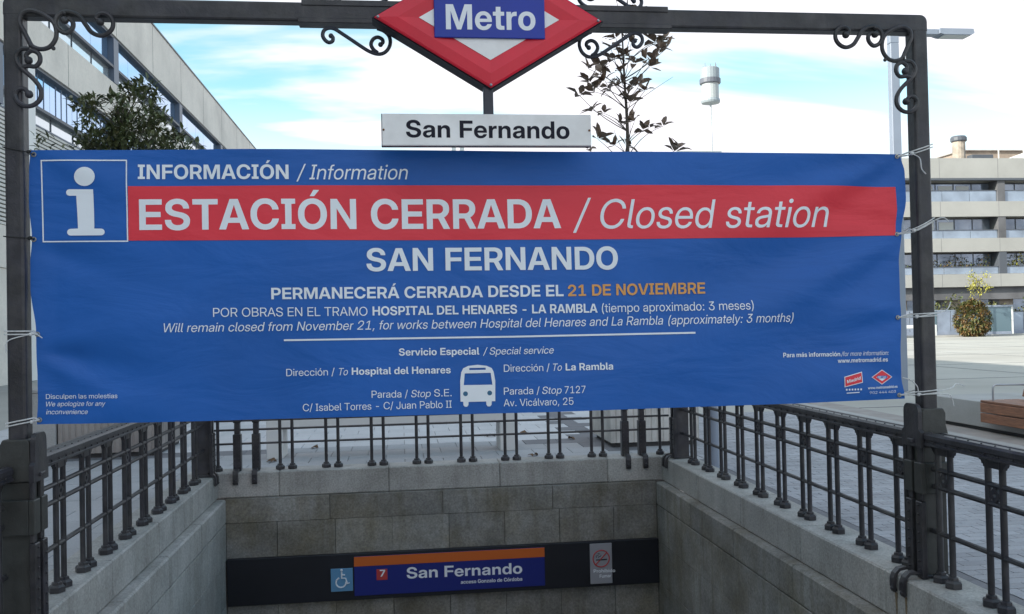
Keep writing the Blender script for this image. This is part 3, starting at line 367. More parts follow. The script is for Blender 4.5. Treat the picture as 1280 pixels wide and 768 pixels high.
    (1, 50, 310, 48, 30, 1, 281, 1, 281, 57, 279, 58, 130, 59, 235, 154, 256, 177, 272, 205, 278, 225, 279, 241, 279, 255, 275, 279, 268, 297, 259, 311, 246, 325, 233, 335, 209, 347, 187, 354, 157, 356, 125, 354, 103, 347, 77, 333, 61, 319, 45, 297, 37, 279, 32, 265, 29, 235, 29, 231, 31, 230, 95, 230, 100, 259, 104, 269, 111, 279, 127, 292, 137, 296, 151, 298, 175, 295, 185, 292, 197, 283, 208, 267, 212, 251, 212, 241, 210, 227, 206, 215, 195, 199, 187, 190, 153, 158, 30, 53),
    (1, 55, 310, 10, 58, 1, 131, 1, 276, 289, 276, 349, 275, 351, 35, 351, 33, 349, 33, 291, 35, 290, 203, 289),
    (1, 65, 342, 10, 2, 1, 79, 0, 81, 3, 104, 73, 107, 76, 235, 76, 261, 0, 340, 1, 217, 350, 124, 349, 3, 125, 135, 171, 282, 216, 135),
    (1, 66, 310, 27, 26, 1, 179, 0, 209, 2, 233, 9, 253, 18, 269, 31, 281, 45, 291, 65, 296, 85, 296, 113, 290, 135, 276, 157, 261, 169, 245, 177, 223, 183, 245, 192, 261, 204, 275, 223, 282, 241, 283, 267, 278, 293, 266, 313, 247, 330, 233, 338, 217, 344, 185, 350, 26, 349, 15, 97, 58, 97, 149, 165, 150, 185, 148, 201, 142, 209, 136, 216, 127, 222, 111, 222, 93, 217, 81, 213, 75, 203, 66, 189, 60, 177, 58, 99, 57, 12, 98, 205, 97, 207, 97, 292, 173, 292, 191, 286, 204, 275, 210, 263, 211, 243, 206, 227, 195, 214, 183, 208, 167, 205),
    (1, 67, 348, 67, 63, 41, 77, 28, 91, 18, 105, 10, 125, 2, 161, -5, 195, -6, 231, 1, 263, 14, 284, 29, 305, 51, 317, 69, 326, 87, 334, 115, 333, 123, 263, 123, 250, 93, 239, 80, 227, 70, 215, 64, 201, 60, 181, 58, 161, 60, 147, 64, 131, 72, 118, 83, 108, 95, 100, 109, 94, 125, 88, 157, 88, 189, 90, 207, 94, 225, 101, 241, 109, 255, 121, 269, 137, 281, 153, 288, 173, 292, 189, 292, 209, 288, 223, 282, 233, 276, 246, 263, 254, 249, 261, 229, 263, 226, 334, 227, 330, 251, 319, 277, 304, 301, 281, 323, 251, 342, 223, 351, 197, 356, 161, 355, 131, 350, 101, 338, 77, 322, 52, 297, 35, 269, 22, 237, 16, 207, 15, 163, 19, 129, 28, 95, 43, 67),
    (1, 68, 336, 21, 26, 1, 163, 0, 197, 5, 223, 12, 251, 27, 269, 41, 289, 63, 306, 91, 317, 127, 322, 163, 322, 189, 320, 211, 311, 245, 297, 275, 282, 297, 259, 318, 241, 329, 223, 338, 187, 348, 153, 350, 26, 349, 19, 99, 62, 98, 287, 101, 289, 163, 288, 185, 284, 197, 279, 213, 270, 227, 255, 238, 237, 244, 221, 248, 197, 248, 155, 244, 131, 238, 113, 231, 101, 219, 86, 207, 76, 191, 68, 163, 62),
    (1, 69, 292, 18, 26, 1, 277, 1, 277, 61, 275, 62, 101, 62, 98, 63, 98, 65, 99, 146, 264, 147, 263, 206, 99, 207, 98, 287, 275, 288, 277, 289, 277, 349, 275, 350, 29, 350, 26, 349),
    (1, 70, 280, 12, 26, 1, 98, 1, 99, 142, 258, 143, 257, 202, 99, 202, 98, 287, 267, 288, 269, 289, 269, 349, 29, 350, 26, 349),
    (1, 71, 354, 72, 67, 37, 79, 27, 97, 15, 123, 3, 161, -5, 201, -5, 233, 1, 265, 15, 290, 33, 311, 57, 325, 83, 333, 111, 336, 133, 335, 186, 189, 185, 189, 133, 190, 131, 263, 131, 265, 129, 264, 117, 259, 103, 251, 89, 242, 79, 231, 70, 219, 64, 193, 58, 175, 58, 153, 62, 135, 70, 121, 81, 109, 95, 98, 115, 92, 133, 88, 157, 88, 189, 90, 207, 94, 225, 103, 245, 110, 257, 121, 269, 135, 280, 153, 288, 173, 292, 189, 292, 203, 290, 221, 284, 231, 278, 243, 267, 254, 251, 261, 233, 333, 233, 332, 245, 327, 261, 317, 283, 301, 305, 279, 325, 251, 342, 223, 351, 191, 356, 167, 356, 147, 353, 119, 346, 91, 332, 69, 315, 47, 289, 31, 261, 20, 229, 15, 189, 15, 161, 20, 121, 30, 91, 47, 61),
    (1, 72, 344, 19, 26, 1, 98, 1, 98, 145, 98, 147, 101, 148, 245, 148, 246, 145, 246, 1, 319, 1, 319, 349, 317, 351, 249, 351, 246, 349, 246, 211, 245, 210, 99, 210, 98, 349, 97, 351, 27, 351),
    (1, 73, 188, 18, 15, 1, 173, 1, 173, 58, 171, 59, 131, 59, 130, 61, 130, 291, 173, 293, 173, 349, 171, 351, 17, 351, 15, 349, 15, 293, 58, 291, 58, 61, 57, 59, 17, 59, 15, 58),
    (1, 76, 268, 8, 26, 1, 257, 1, 257, 61, 255, 62, 98, 63, 98, 349, 97, 350, 26, 349),
    (1, 77, 430, 21, 26, 1, 97, 1, 96, 257, 97, 257, 126, 163, 185, 1, 243, 0, 245, 3, 304, 167, 333, 265, 334, 261, 332, 181, 332, 1, 403, 1, 403, 349, 297, 349, 240, 187, 215, 102, 189, 187, 132, 349, 27, 350),
    (1, 78, 348, 15, 26, 1, 98, 1, 97, 241, 145, 161, 245, 1, 322, 1, 321, 351, 253, 351, 250, 349, 251, 113, 249, 111, 213, 173, 103, 349, 101, 351, 27, 351),
    (1, 79, 358, 34, 63, 41, 77, 28, 91, 18, 123, 3, 159, -5, 195, -6, 229, 1, 261, 14, 289, 34, 309, 57, 328, 89, 339, 125, 344, 157, 343, 201, 335, 241, 323, 271, 313, 287, 299, 305, 277, 325, 245, 344, 221, 352, 193, 356, 159, 355, 125, 348, 97, 335, 77, 322, 53, 297, 35, 269, 22, 237, 16, 207, 15, 163, 19, 129, 28, 95, 43, 67, 32, 118, 83, 106, 99, 96, 119, 90, 141, 88, 157, 88, 189, 90, 207, 94, 225, 101, 241, 110, 257, 123, 271, 137, 281, 151, 287, 171, 292, 185, 292, 199, 290, 217, 284, 233, 274, 247, 259, 259, 239, 268, 213, 271, 181, 270, 151, 266, 129, 257, 107, 246, 89, 231, 75, 217, 66, 199, 60, 173, 58, 153, 62, 137, 69),
    (1, 80, 304, 20, 26, 1, 98, 1, 99, 120, 177, 120, 205, 124, 223, 130, 243, 140, 259, 153, 272, 167, 284, 189, 290, 209, 292, 235, 290, 261, 285, 277, 276, 297, 263, 314, 247, 327, 219, 342, 183, 349, 26, 349, 12, 99, 181, 99, 289, 175, 288, 193, 282, 210, 269, 216, 259, 219, 249, 220, 225, 214, 207, 203, 194, 189, 186, 175, 182),
    (1, 82, 312, 22, 27, -1, 97, -1, 98, 121, 101, 122, 162, 121, 225, -1, 300, -1, 300, 3, 232, 135, 253, 148, 273, 169, 288, 195, 293, 223, 293, 251, 290, 269, 285, 283, 278, 297, 269, 309, 249, 327, 221, 342, 185, 349, 26, 349, 13, 98, 181, 99, 290, 161, 290, 179, 288, 197, 281, 212, 269, 218, 259, 221, 249, 222, 225, 216, 207, 203, 192, 187, 184, 171, 181),
    (1, 83, 314, 81, 48, 31, 73, 12, 103, 0, 137, -6, 179, -6, 215, 1, 241, 11, 264, 27, 282, 47, 293, 73, 297, 103, 296, 121, 291, 137, 285, 149, 277, 160, 257, 177, 227, 192, 203, 199, 145, 212, 121, 220, 104, 231, 98, 239, 96, 247, 96, 259, 99, 267, 104, 275, 113, 284, 123, 290, 135, 293, 157, 296, 183, 292, 201, 282, 214, 267, 218, 257, 221, 243, 287, 242, 288, 251, 286, 267, 276, 295, 262, 315, 241, 333, 217, 346, 187, 354, 155, 356, 125, 354, 99, 347, 73, 336, 54, 321, 38, 303, 32, 293, 26, 277, 23, 249, 24, 231, 28, 217, 37, 201, 43, 193, 65, 174, 89, 162, 113, 154, 179, 140, 201, 131, 211, 125, 219, 117, 223, 109, 225, 99, 224, 89, 220, 79, 213, 71, 201, 62, 191, 58, 175, 55, 147, 54, 121, 61, 111, 66, 101, 75, 91, 91, 85, 115, 17, 114, 17, 99, 23, 71, 35, 47),
    (1, 84, 304, 11, 116, 1, 189, 1, 189, 287, 293, 288, 294, 289, 294, 349, 293, 350, 13, 350, 10, 349, 11, 288, 116, 287),
    (1, 86, 338, 11, 124, 1, 217, 1, 335, 345, 336, 349, 335, 350, 258, 349, 204, 181, 171, 68, 140, 173, 81, 349, 2, 349),
    (1, 97, 266, 49, 35, 18, 47, 9, 65, 1, 87, -4, 115, -3, 133, 0, 149, 8, 161, 19, 173, 34, 173, 3, 175, 0, 241, 1, 241, 167, 240, 187, 236, 201, 230, 213, 213, 232, 189, 245, 169, 251, 147, 254, 117, 254, 93, 250, 75, 244, 57, 234, 43, 221, 34, 209, 28, 197, 25, 185, 23, 171, 87, 170, 92, 183, 101, 193, 115, 200, 133, 202, 149, 200, 162, 193, 170, 183, 172, 169, 169, 160, 159, 154, 75, 141, 49, 131, 31, 117, 19, 97, 15, 81, 15, 65, 17, 51, 20, 39, 29, 25, 16, 89, 54, 82, 65, 82, 77, 84, 85, 93, 94, 105, 100, 117, 103, 157, 110, 171, 115, 173, 113, 172, 79, 164, 63, 155, 55, 137, 46, 119, 44, 103, 46),
    (1, 98, 286, 33, 25, 0, 91, -1, 93, 1, 93, 35, 111, 13, 123, 4, 135, -1, 151, -5, 165, -6, 181, -5, 199, -2, 223, 10, 244, 29, 259, 53, 269, 83, 273, 111, 273, 131, 272, 151, 267, 171, 260, 191, 250, 209, 238, 223, 223, 236, 209, 244, 191, 250, 175, 252, 151, 251, 135, 247, 119, 240, 107, 230, 95, 215, 93, 350, 24, 349, 25, 111, 65, 98, 83, 92, 103, 91, 133, 94, 153, 98, 163, 111, 181, 127, 192, 149, 196, 169, 192, 177, 188, 188, 177, 195, 165, 200, 153, 203, 133, 203, 117, 202, 101, 196, 83, 189, 71, 182, 63, 173, 56, 161, 52, 147, 51, 133, 53, 123, 56),
    (1, 99, 266, 55, 48, 29, 69, 12, 93, 1, 121, -5, 149, -6, 175, -2, 193, 5, 213, 17, 233, 36, 248, 61, 253, 83, 253, 94, 187, 93, 180, 73, 167, 58, 155, 52, 133, 50, 117, 54, 101, 67, 90, 85, 84, 111, 84, 139, 90, 163, 96, 175, 103, 184, 113, 191, 123, 196, 145, 198, 155, 196, 165, 191, 180, 177, 184, 169, 187, 157, 189, 155, 253, 155, 254, 161, 252, 173, 244, 195, 234, 211, 218, 227, 201, 239, 175, 249, 151, 254, 125, 254, 101, 250, 79, 241, 63, 231, 47, 217, 34, 201, 22, 177, 15, 145, 14, 123, 16, 91, 22, 71, 33, 49),
    (1, 100, 286, 31, 48, 23, 67, 8, 87, -1, 107, -6, 133, -6, 151, -2, 167, 6, 182, 19, 193, 35, 195, 0, 261, -1, 262, 1, 262, 349, 261, 350, 193, 349, 193, 215, 174, 235, 157, 245, 135, 251, 109, 252, 89, 248, 67, 238, 49, 223, 35, 205, 24, 185, 17, 159, 14, 133, 14, 103, 18, 79, 27, 55, 38, 35, 24, 103, 65, 91, 83, 84, 109, 84, 137, 90, 163, 102, 181, 117, 192, 139, 196, 161, 191, 173, 184, 181, 175, 190, 161, 194, 149, 196, 135, 196, 113, 194, 99, 189, 85, 184, 75, 175, 64, 163, 56, 153, 52, 139, 51, 125, 52, 111, 58),
    (1, 101, 270, 46, 48, 29, 69, 12, 93, 1, 121, -6, 151, -6, 175, -2, 201, 8, 219, 20, 238, 39, 249, 59, 254, 73, 253, 78, 193, 78, 191, 77, 187, 69, 181, 61, 169, 52, 147, 46, 131, 47, 115, 50, 107, 55, 97, 63, 89, 75, 82, 95, 81, 105, 83, 106, 257, 107, 255, 149, 248, 179, 234, 205, 213, 228, 195, 240, 171, 250, 149, 254, 119, 253, 99, 249, 79, 241, 60, 229, 42, 211, 29, 191, 19, 165, 14, 143, 14, 115, 16, 91, 25, 65, 34, 47, 11, 82, 151, 84, 163, 88, 173, 101, 190, 115, 198, 137, 201, 157, 198, 173, 189, 185, 173, 190, 161, 191, 151),
    (1, 102, 178, 25, 49, 1, 118, 1, 118, 193, 169, 195, 169, 247, 167, 248, 119, 248, 118, 275, 122, 287, 131, 294, 141, 296, 169, 297, 169, 349, 167, 350, 109, 349, 91, 345, 75, 338, 60, 323, 52, 307, 49, 287, 48, 249, 7, 248, 4, 247, 4, 195, 49, 193),
    (1, 104, 282, 31, 24, 1, 94, 1, 94, 139, 96, 161, 103, 175, 113, 186, 127, 192, 143, 194, 159, 191, 173, 183, 180, 175, 186, 159, 187, 143, 187, 1, 256, 1, 256, 163, 254, 187, 247, 207, 238, 223, 221, 239, 201, 249, 177, 254, 147, 252, 129, 245, 109, 231, 95, 214, 94, 217, 94, 349, 91, 351, 27, 351, 24, 349),
    (1, 105, 118, 5, 24, 1, 94, 1, 93, 248, 27, 248, 24, 247, 16, 30, 291, 39, 284, 53, 280, 69, 281, 85, 288, 93, 297, 98, 309, 98, 325, 91, 339, 79, 349, 67, 354, 49, 353, 33, 346, 22, 333, 19, 317, 22, 301),
    (1, 108, 132, 15, 40, 19, 55, 8, 73, 2, 93, 0, 125, 1, 124, 53, 107, 54, 101, 56, 96, 61, 94, 69, 93, 350, 24, 349, 24, 59, 29, 37, 34, 25),
    (1, 109, 424, 47, 24, 1, 94, 1, 94, 147, 96, 165, 102, 177, 111, 187, 123, 193, 137, 196, 151, 194, 163, 188, 172, 179, 178, 163, 178, 1, 245, 0, 247, 161, 253, 177, 262, 187, 275, 194, 289, 196, 303, 194, 315, 188, 324, 179, 330, 163, 330, 1, 399, 0, 400, 173, 396, 197, 388, 215, 375, 231, 359, 243, 337, 251, 313, 253, 289, 250, 267, 240, 250, 225, 237, 207, 226, 227, 209, 242, 185, 251, 165, 253, 141, 250, 123, 242, 105, 226, 93, 208, 91, 211, 91, 247, 25, 248),
    (1, 110, 282, 31, 24, 1, 94, 1, 94, 139, 96, 161, 103, 175, 113, 186, 127, 192, 143, 194, 159, 191, 173, 183, 180, 175, 186, 159, 187, 143, 187, 1, 256, 1, 255, 177, 252, 195, 245, 211, 238, 223, 225, 236, 211, 245, 193, 252, 169, 254, 147, 252, 133, 247, 119, 239, 105, 227, 93, 211, 92, 247, 91, 249, 25, 249),
    (1, 111, 278, 32, 49, 29, 69, 13, 95, 0, 121, -5, 149, -6, 177, -2, 199, 7, 219, 19, 235, 35, 249, 55, 259, 79, 264, 99, 265, 133, 261, 161, 253, 185, 242, 205, 225, 224, 203, 239, 183, 248, 157, 253, 129, 254, 109, 251, 85, 244, 61, 230, 47, 217, 34, 201, 22, 177, 15, 145, 14, 123, 16, 91, 22, 71, 34, 47, 24, 103, 65, 97, 73, 90, 85, 84, 109, 84, 137, 90, 163, 97, 175, 103, 183, 119, 194, 139, 198, 159, 194, 168, 189, 179, 179, 188, 165, 192, 153, 195, 123, 194, 103, 188, 83, 175, 64, 165, 57, 153, 52, 139, 50, 125, 52, 111, 58),
    (1, 112, 286, 31, 24, -97, 94, -97, 94, 33, 95, 36, 109, 17, 119, 9, 129, 3, 151, -4, 183, -4, 205, 2, 227, 15, 246, 33, 257, 51, 266, 71, 272, 97, 273, 133, 269, 165, 262, 189, 249, 211, 233, 230, 217, 241, 199, 249, 181, 253, 159, 254, 143, 252, 129, 247, 115, 239, 93, 217, 93, 247, 91, 249, 25, 249, 25, 111, 67, 98, 85, 92, 105, 91, 135, 94, 155, 98, 165, 111, 183, 127, 194, 149, 198, 169, 194, 177, 190, 188, 179, 195, 167, 200, 155, 203, 135, 203, 117, 202, 103, 195, 83, 188, 71, 177, 60, 165, 55, 157, 53, 145, 52, 133, 54, 119, 60),
    (1, 114, 180, 21, 24, 1, 94, 1, 94, 135, 97, 157, 106, 175, 113, 182, 123, 187, 137, 190, 171, 191, 173, 193, 173, 247, 171, 250, 139, 249, 119, 243, 111, 238, 102, 229, 93, 211, 91, 213, 91, 247, 27, 248, 24, 247),
    (1, 115, 250, 65, 37, 25, 53, 12, 79, 0, 109, -5, 141, -6, 169, -1, 191, 7, 207, 17, 223, 33, 234, 53, 237, 77, 234, 99, 228, 111, 221, 119, 207, 130, 185, 139, 115, 154, 103, 158, 93, 165, 88, 175, 88, 185, 97, 197, 113, 204, 129, 204, 143, 202, 155, 195, 164, 183, 167, 170, 231, 171, 230, 185, 224, 203, 214, 219, 201, 231, 185, 241, 163, 250, 139, 254, 107, 254, 83, 250, 65, 244, 47, 233, 32, 219, 25, 207, 21, 197, 18, 175, 21, 155, 25, 145, 33, 133, 47, 120, 71, 108, 151, 90, 163, 81, 167, 71, 164, 59, 155, 50, 137, 44, 119, 44, 107, 46, 93, 54, 84, 65, 81, 77, 79, 78, 13, 78, 14, 65, 21, 47, 27, 37),
    (1, 116, 176, 26, 63, 19, 77, 9, 97, 2, 117, 0, 167, 1, 167, 53, 165, 54, 135, 55, 125, 57, 119, 63, 116, 77, 116, 193, 167, 195, 167, 247, 165, 248, 116, 249, 115, 316, 47, 316, 46, 249, 7, 248, 4, 247, 4, 195, 46, 193, 47, 59, 50, 39, 56, 27),
    (1, 117, 282, 32, 51, 16, 67, 4, 87, -4, 103, -6, 127, -5, 143, -1, 159, 6, 173, 18, 187, 36, 188, 33, 189, 0, 255, -1, 256, 1, 256, 247, 187, 247, 187, 111, 186, 91, 179, 75, 169, 63, 155, 56, 139, 54, 123, 56, 113, 61, 102, 71, 96, 85, 94, 105, 94, 247, 24, 247, 25, 77, 29, 55, 35, 39, 40, 29),
    (1, 118, 266, 9, 94, 1, 172, 1, 263, 247, 191, 247, 151, 125, 136, 73, 133, 71, 76, 247, 3, 247),
    (1, 119, 392, 18, 78, 1, 150, 1, 197, 161, 213, 101, 242, 1, 313, 0, 318, 11, 390, 247, 316, 247, 273, 73, 254, 153, 228, 247, 165, 247, 141, 159, 119, 73, 102, 147, 76, 247, 3, 247),
    (1, 122, 252, 14, 22, 1, 229, 1, 229, 53, 227, 55, 111, 55, 108, 57, 225, 197, 227, 201, 227, 247, 22, 247, 23, 192, 141, 192, 144, 191, 23, 47),
    (1, 193, 342, 10, 2, 1, 79, 0, 81, 3, 104, 73, 107, 76, 235, 76, 261, 0, 340, 1, 217, 350, 124, 349, 3, 125, 135, 171, 283, 216, 135, 4, 144, 381, 193, 381, 252, 453, 185, 454),
    (1, 211, 358, 34, 63, 41, 77, 28, 91, 18, 123, 3, 159, -5, 195, -6, 229, 1, 261, 14, 289, 34, 309, 57, 328, 89, 339, 125, 344, 157, 343, 201, 335, 241, 323, 271, 313, 287, 299, 305, 277, 325, 245, 344, 221, 352, 193, 356, 159, 355, 125, 348, 97, 335, 77, 322, 53, 297, 35, 269, 22, 237, 16, 207, 15, 163, 19, 129, 28, 95, 43, 67, 32, 118, 83, 106, 99, 96, 119, 90, 141, 88, 157, 88, 189, 90, 207, 94, 225, 101, 241, 110, 257, 123, 271, 137, 281, 151, 287, 171, 292, 185, 292, 199, 290, 217, 284, 233, 274, 247, 259, 259, 239, 268, 213, 271, 181, 270, 151, 266, 129, 257, 107, 246, 89, 231, 75, 217, 66, 199, 60, 173, 58, 153, 62, 137, 69, 4, 152, 381, 201, 381, 260, 453, 193, 454),
    (1, 225, 266, 49, 35, 18, 47, 9, 65, 1, 87, -4, 115, -3, 133, 0, 149, 8, 161, 19, 173, 34, 173, 3, 175, 0, 241, 1, 241, 167, 240, 187, 236, 201, 230, 213, 213, 232, 189, 245, 169, 251, 147, 254, 117, 254, 93, 250, 75, 244, 57, 234, 43, 221, 34, 209, 28, 197, 25, 185, 23, 171, 87, 170, 92, 183, 101, 193, 115, 200, 133, 202, 149, 200, 162, 193, 170, 183, 172, 169, 169, 160, 159, 154, 75, 141, 49, 131, 31, 117, 19, 97, 15, 81, 15, 65, 17, 51, 20, 39, 29, 25, 16, 89, 54, 82, 65, 82, 77, 84, 85, 93, 94, 105, 100, 117, 103, 157, 110, 171, 115, 173, 113, 172, 79, 164, 63, 155, 55, 137, 46, 119, 44, 103, 46, 4, 104, 279, 153, 279, 212, 351, 145, 352),
    (1, 243, 278, 32, 49, 29, 69, 13, 95, 0, 121, -5, 149, -6, 177, -2, 199, 7, 219, 19, 235, 35, 249, 55, 259, 79, 264, 99, 265, 133, 261, 161, 253, 185, 242, 205, 225, 224, 203, 239, 183, 248, 157, 253, 129, 254, 109, 251, 85, 244, 61, 230, 47, 217, 34, 201, 22, 177, 15, 145, 14, 123, 16, 91, 22, 71, 34, 47, 24, 103, 65, 97, 73, 90, 85, 84, 109, 84, 137, 90, 163, 97, 175, 103, 183, 119, 194, 139, 198, 159, 194, 168, 189, 179, 179, 188, 165, 192, 153, 195, 123, 194, 103, 188, 83, 175, 64, 165, 57, 153, 52, 139, 50, 125, 52, 111, 58, 4, 112, 279, 161, 279, 219, 351, 153, 352),
)
FONT = {}
for row in GLYPH_ROWS:
    loops = []; i = 3
    while i < len(row):
        n = row[i]; loops.append([(row[i + 1 + 2 * q], row[i + 2 + 2 * q]) for q in range(n)]); i += 1 + 2 * n
    FONT['RB'[row[0]] + chr(row[1])] = (row[2], loops)
def glyph_mesh(text, style):
    """flat mesh of a line of text: x from 0 to 1 over its ink, y in capital heights"""
    cu = bpy.data.curves.new('t', 'CURVE'); cu.dimensions = '2D'; cu.fill_mode = 'BOTH'
    x = 0; xs = []
    for ch in text:
        w, loops = FONT[style + ch]
        for lp in loops:
            sp = cu.splines.new('POLY'); sp.points.add(len(lp) - 1)
            for p, (a, b) in zip(sp.points, lp): p.co = (x + a, b, 0, 1); xs.append(x + a)
            sp.use_cyclic_u = True
        x += w
    o = bpy.data.objects.new('t', cu); me = bpy.data.meshes.new_from_object(o)
    bpy.data.objects.remove(o); bpy.data.curves.remove(cu)
    x0, x1 = min(xs), max(xs)
    for v in me.vertices: v.co = ((v.co.x - x0) / (x1 - x0), v.co.y / 350., 0)
    return me, (x1 - x0) / 350.
def place_text(text, style, base, caps, surf, parent, mat, name='lettering', italic=False, cut=.05, rel=None):
    """base: pixel points along the baseline on the photo's plane; caps: capital height in pixels at both ends; surf(x, z) -> point on the carrier"""
    me, asp = glyph_mesh(text, style)
    B = [surf.inv(*p) for p in base]; C0 = surf.inv(base[0][0], base[0][1] - caps[0]); C1 = surf.inv(base[-1][0], base[-1][1] - caps[1])
    h0 = C0[1] - B[0][1]; h1 = C1[1] - B[-1][1]; X0, X1 = B[0][0], B[-1][0]; Wd = X1 - X0
    sh = .20 if italic else 0.
    def bz(X):
        for a, b in zip(B, B[1:]):
            if X <= b[0] or b is B[-1]: return a[1] + (b[1] - a[1]) * (X - a[0]) / (b[0] - a[0])
    bm = bmesh.new(); bm.from_mesh(me); bpy.data.meshes.remove(me)
    lo = min(v.co.x * Wd + sh * v.co.y * h0 for v in bm.verts); hi = max(v.co.x * Wd + sh * v.co.y * h0 for v in bm.verts)
    for v in bm.verts:
        t = v.co.x; x = (t * Wd + sh * v.co.y * h0 - lo) / (hi - lo) * Wd + X0
        v.co = (x, 0, v.co.y * (h0 + (h1 - h0) * t))   # z relative to the baseline for now
    for v in bm.verts: v.co.z += bz(v.co.x)
    if cut:
        zs = [v.co.z for v in bm.verts]
        for ax, a, b in ((0, X0, X1), (2, min(zs), max(zs))):
            q = math.ceil(a / cut) * cut
            while q < b:
                co = Vector((0, 0, 0)); co[ax] = q; no = Vector((0, 0, 0)); no[ax] = 1
                bmesh.ops.bisect_plane(bm, geom=bm.verts[:] + bm.edges[:] + bm.faces[:], plane_co=co, plane_no=no); q += cut
    # one object per word: cut where the gaps between words lie
    words = text.split(' '); x = 0; cuts = []
    for wi, w in enumerate(words[:-1]):
        for ch in w: x += FONT[style + ch][0]
        cuts.append(x + FONT[style + ' '][0] / 2); x += FONT[style + ' '][0]
    first = text.split()[0][0]; fx = min(p[0] for lp in FONT[style + first][1] for p in lp)
    tot = asp * 350
    lims = [((c - fx) / tot) for c in cuts]
    def word_of(f):
        c = f.calc_center_median(); t = (c.x - X0) / Wd * (hi - lo) + lo - (sh * (c.z - bz(c.x)) if sh else 0)
        t /= Wd; return sum(1 for q in lims if t > q)
    tagd = [word_of(f) for f in bm.faces]; res = []
    for v in bm.verts: v.co = surf.at(v.co.x, v.co.z, surf.eps)
    bm.faces.index_update()
    for wi in range(len(words)):
        b2 = bm.copy(); b2.faces.ensure_lookup_table()
        bmesh.ops.delete(b2, geom=[f for f, q in zip(b2.faces, tagd) if q != wi], context='FACES')
        if not len(b2.faces): b2.free(); continue
        me = bpy.data.meshes.new(name); b2.to_mesh(me); b2.free(); o = link(name, me, mat, None)
        if parent is not None:
            o.parent = parent
            if rel: o.matrix_parent_inverse = Matrix.Translation(rel)
        res.append(o)
    bm.free(); return res
class Flat:
    """upright plane at depth Y"""
    def __init__(s, Y, eps=.002): s.Y = Y; s.eps = eps
    def inv(s, px, py): p = atY(px, py, s.Y); return (p.x, p.z)
    def at(s, x, z, e=0.): return Vector((x, s.Y - e, z))
def patch(poly, surf, name, mat, parent, eps=None, cut=.06, holes=()):
    """a flat printed shape, outline given in plane coordinates (x, z), holes cut out of it"""
    cu = bpy.data.curves.new('t', 'CURVE'); cu.dimensions = '2D'; cu.fill_mode = 'BOTH'
    for lp in [poly] + list(holes):
        sp = cu.splines.new('POLY'); sp.points.add(len(lp) - 1)
        for p, (a, b) in zip(sp.points, lp): p.co = (a, b, 0, 1)
        sp.use_cyclic_u = True
    o = bpy.data.objects.new('t', cu); me = bpy.data.meshes.new_from_object(o); bpy.data.objects.remove(o); bpy.data.curves.remove(cu)
    bm = bmesh.new(); bm.from_mesh(me); bpy.data.meshes.remove(me)
    xs = [v.co.x for v in bm.verts]; ys = [v.co.y for v in bm.verts]
    if cut:
        for ax, a, b in ((0, min(xs), max(xs)), (1, min(ys), max(ys))):
            q = math.ceil(a / cut) * cut
            while q < b:
                co = Vector((0, 0, 0)); co[ax] = q; no = Vector((0, 0, 0)); no[ax] = 1
                bmesh.ops.bisect_plane(bm, geom=bm.verts[:] + bm.edges[:] + bm.faces[:], plane_co=co, plane_no=no); q += cut
    e = surf.eps if eps is None else eps
    for v in bm.verts: v.co = surf.at(v.co.x, v.co.y, e)
    me = bpy.data.meshes.new(name); bm.to_mesh(me); bm.free()
    return link(name, me, mat, parent)
def pxpoly(pts, surf): return [surf.inv(*p) for p in pts]
def circ(cx, cz, r, n=20, rz=None): return [(cx + r * cos(2 * pi * k / n), cz + (rz or r) * sin(2 * pi * k / n)) for k in range(n)]
def rrect(x0, x1, z0, z1, r, n=4):
    o = []
    for cx, cz, a in ((x1 - r, z1 - r, 0), (x0 + r, z1 - r, 90), (x0 + r, z0 + r, 180), (x1 - r, z0 + r, 270)):
        for k in range(n + 1): t = radians(a + 90 * k / n); o.append((cx + r * cos(t), cz + r * sin(t)))
    return o

# ================================================================== SETTING
XL, XR, YB, YF = -1.89, 2.80, 9.85, 1.40          # inner faces of the coping round the stairwell
CO = .33                                          # coping width
# ground sheet with the stairwell hole
hx0, hx1, hy0, hy1 = XL - CO + .02, XR + CO - .02, YF, YB + CO - .02
xs = [-500, hx0, hx1, 500]; ys = [-300, hy0, hy1, 700]
gv = [(x, y, 0) for y in ys for x in xs]; gf = [(j * 4 + i, j * 4 + i + 1, j * 4 + i + 5, j * 4 + i + 4) for j in range(3) for i in range(3) if (i, j) != (1, 1)]
structure(MB().add(gv, gf).build('ground', 'ground'))

def stone_mesh(cache, w, d, h, mat, ch=.006):
    k = (round(w, 3), round(d, 3), round(h, 3), mat)
    if k not in cache: cache[k] = MB().box(-w / 2, w / 2, -d / 2, d / 2, -h / 2, h / 2, ch).mesh('stone', mat=mat)
    return cache[k]
SMC = {}
def stone(name, x0, x1, y0, y1, z0, z1, mat, parent, ch=.003, gap=.0016, jit=.0):
    j = lambda: random.uniform(-jit, jit)
    me = stone_mesh(SMC, x1 - x0 - gap * 2 if x1 - x0 > .1 else x1 - x0, y1 - y0 - gap * 2 if y1 - y0 > .1 else y1 - y0, z1 - z0 - gap * 2, mat, ch)
    o = link(name, me, None, parent); o.location = ((x0 + x1) / 2 + j(), (y0 + y1) / 2 + j(), (z0 + z1) / 2); return o

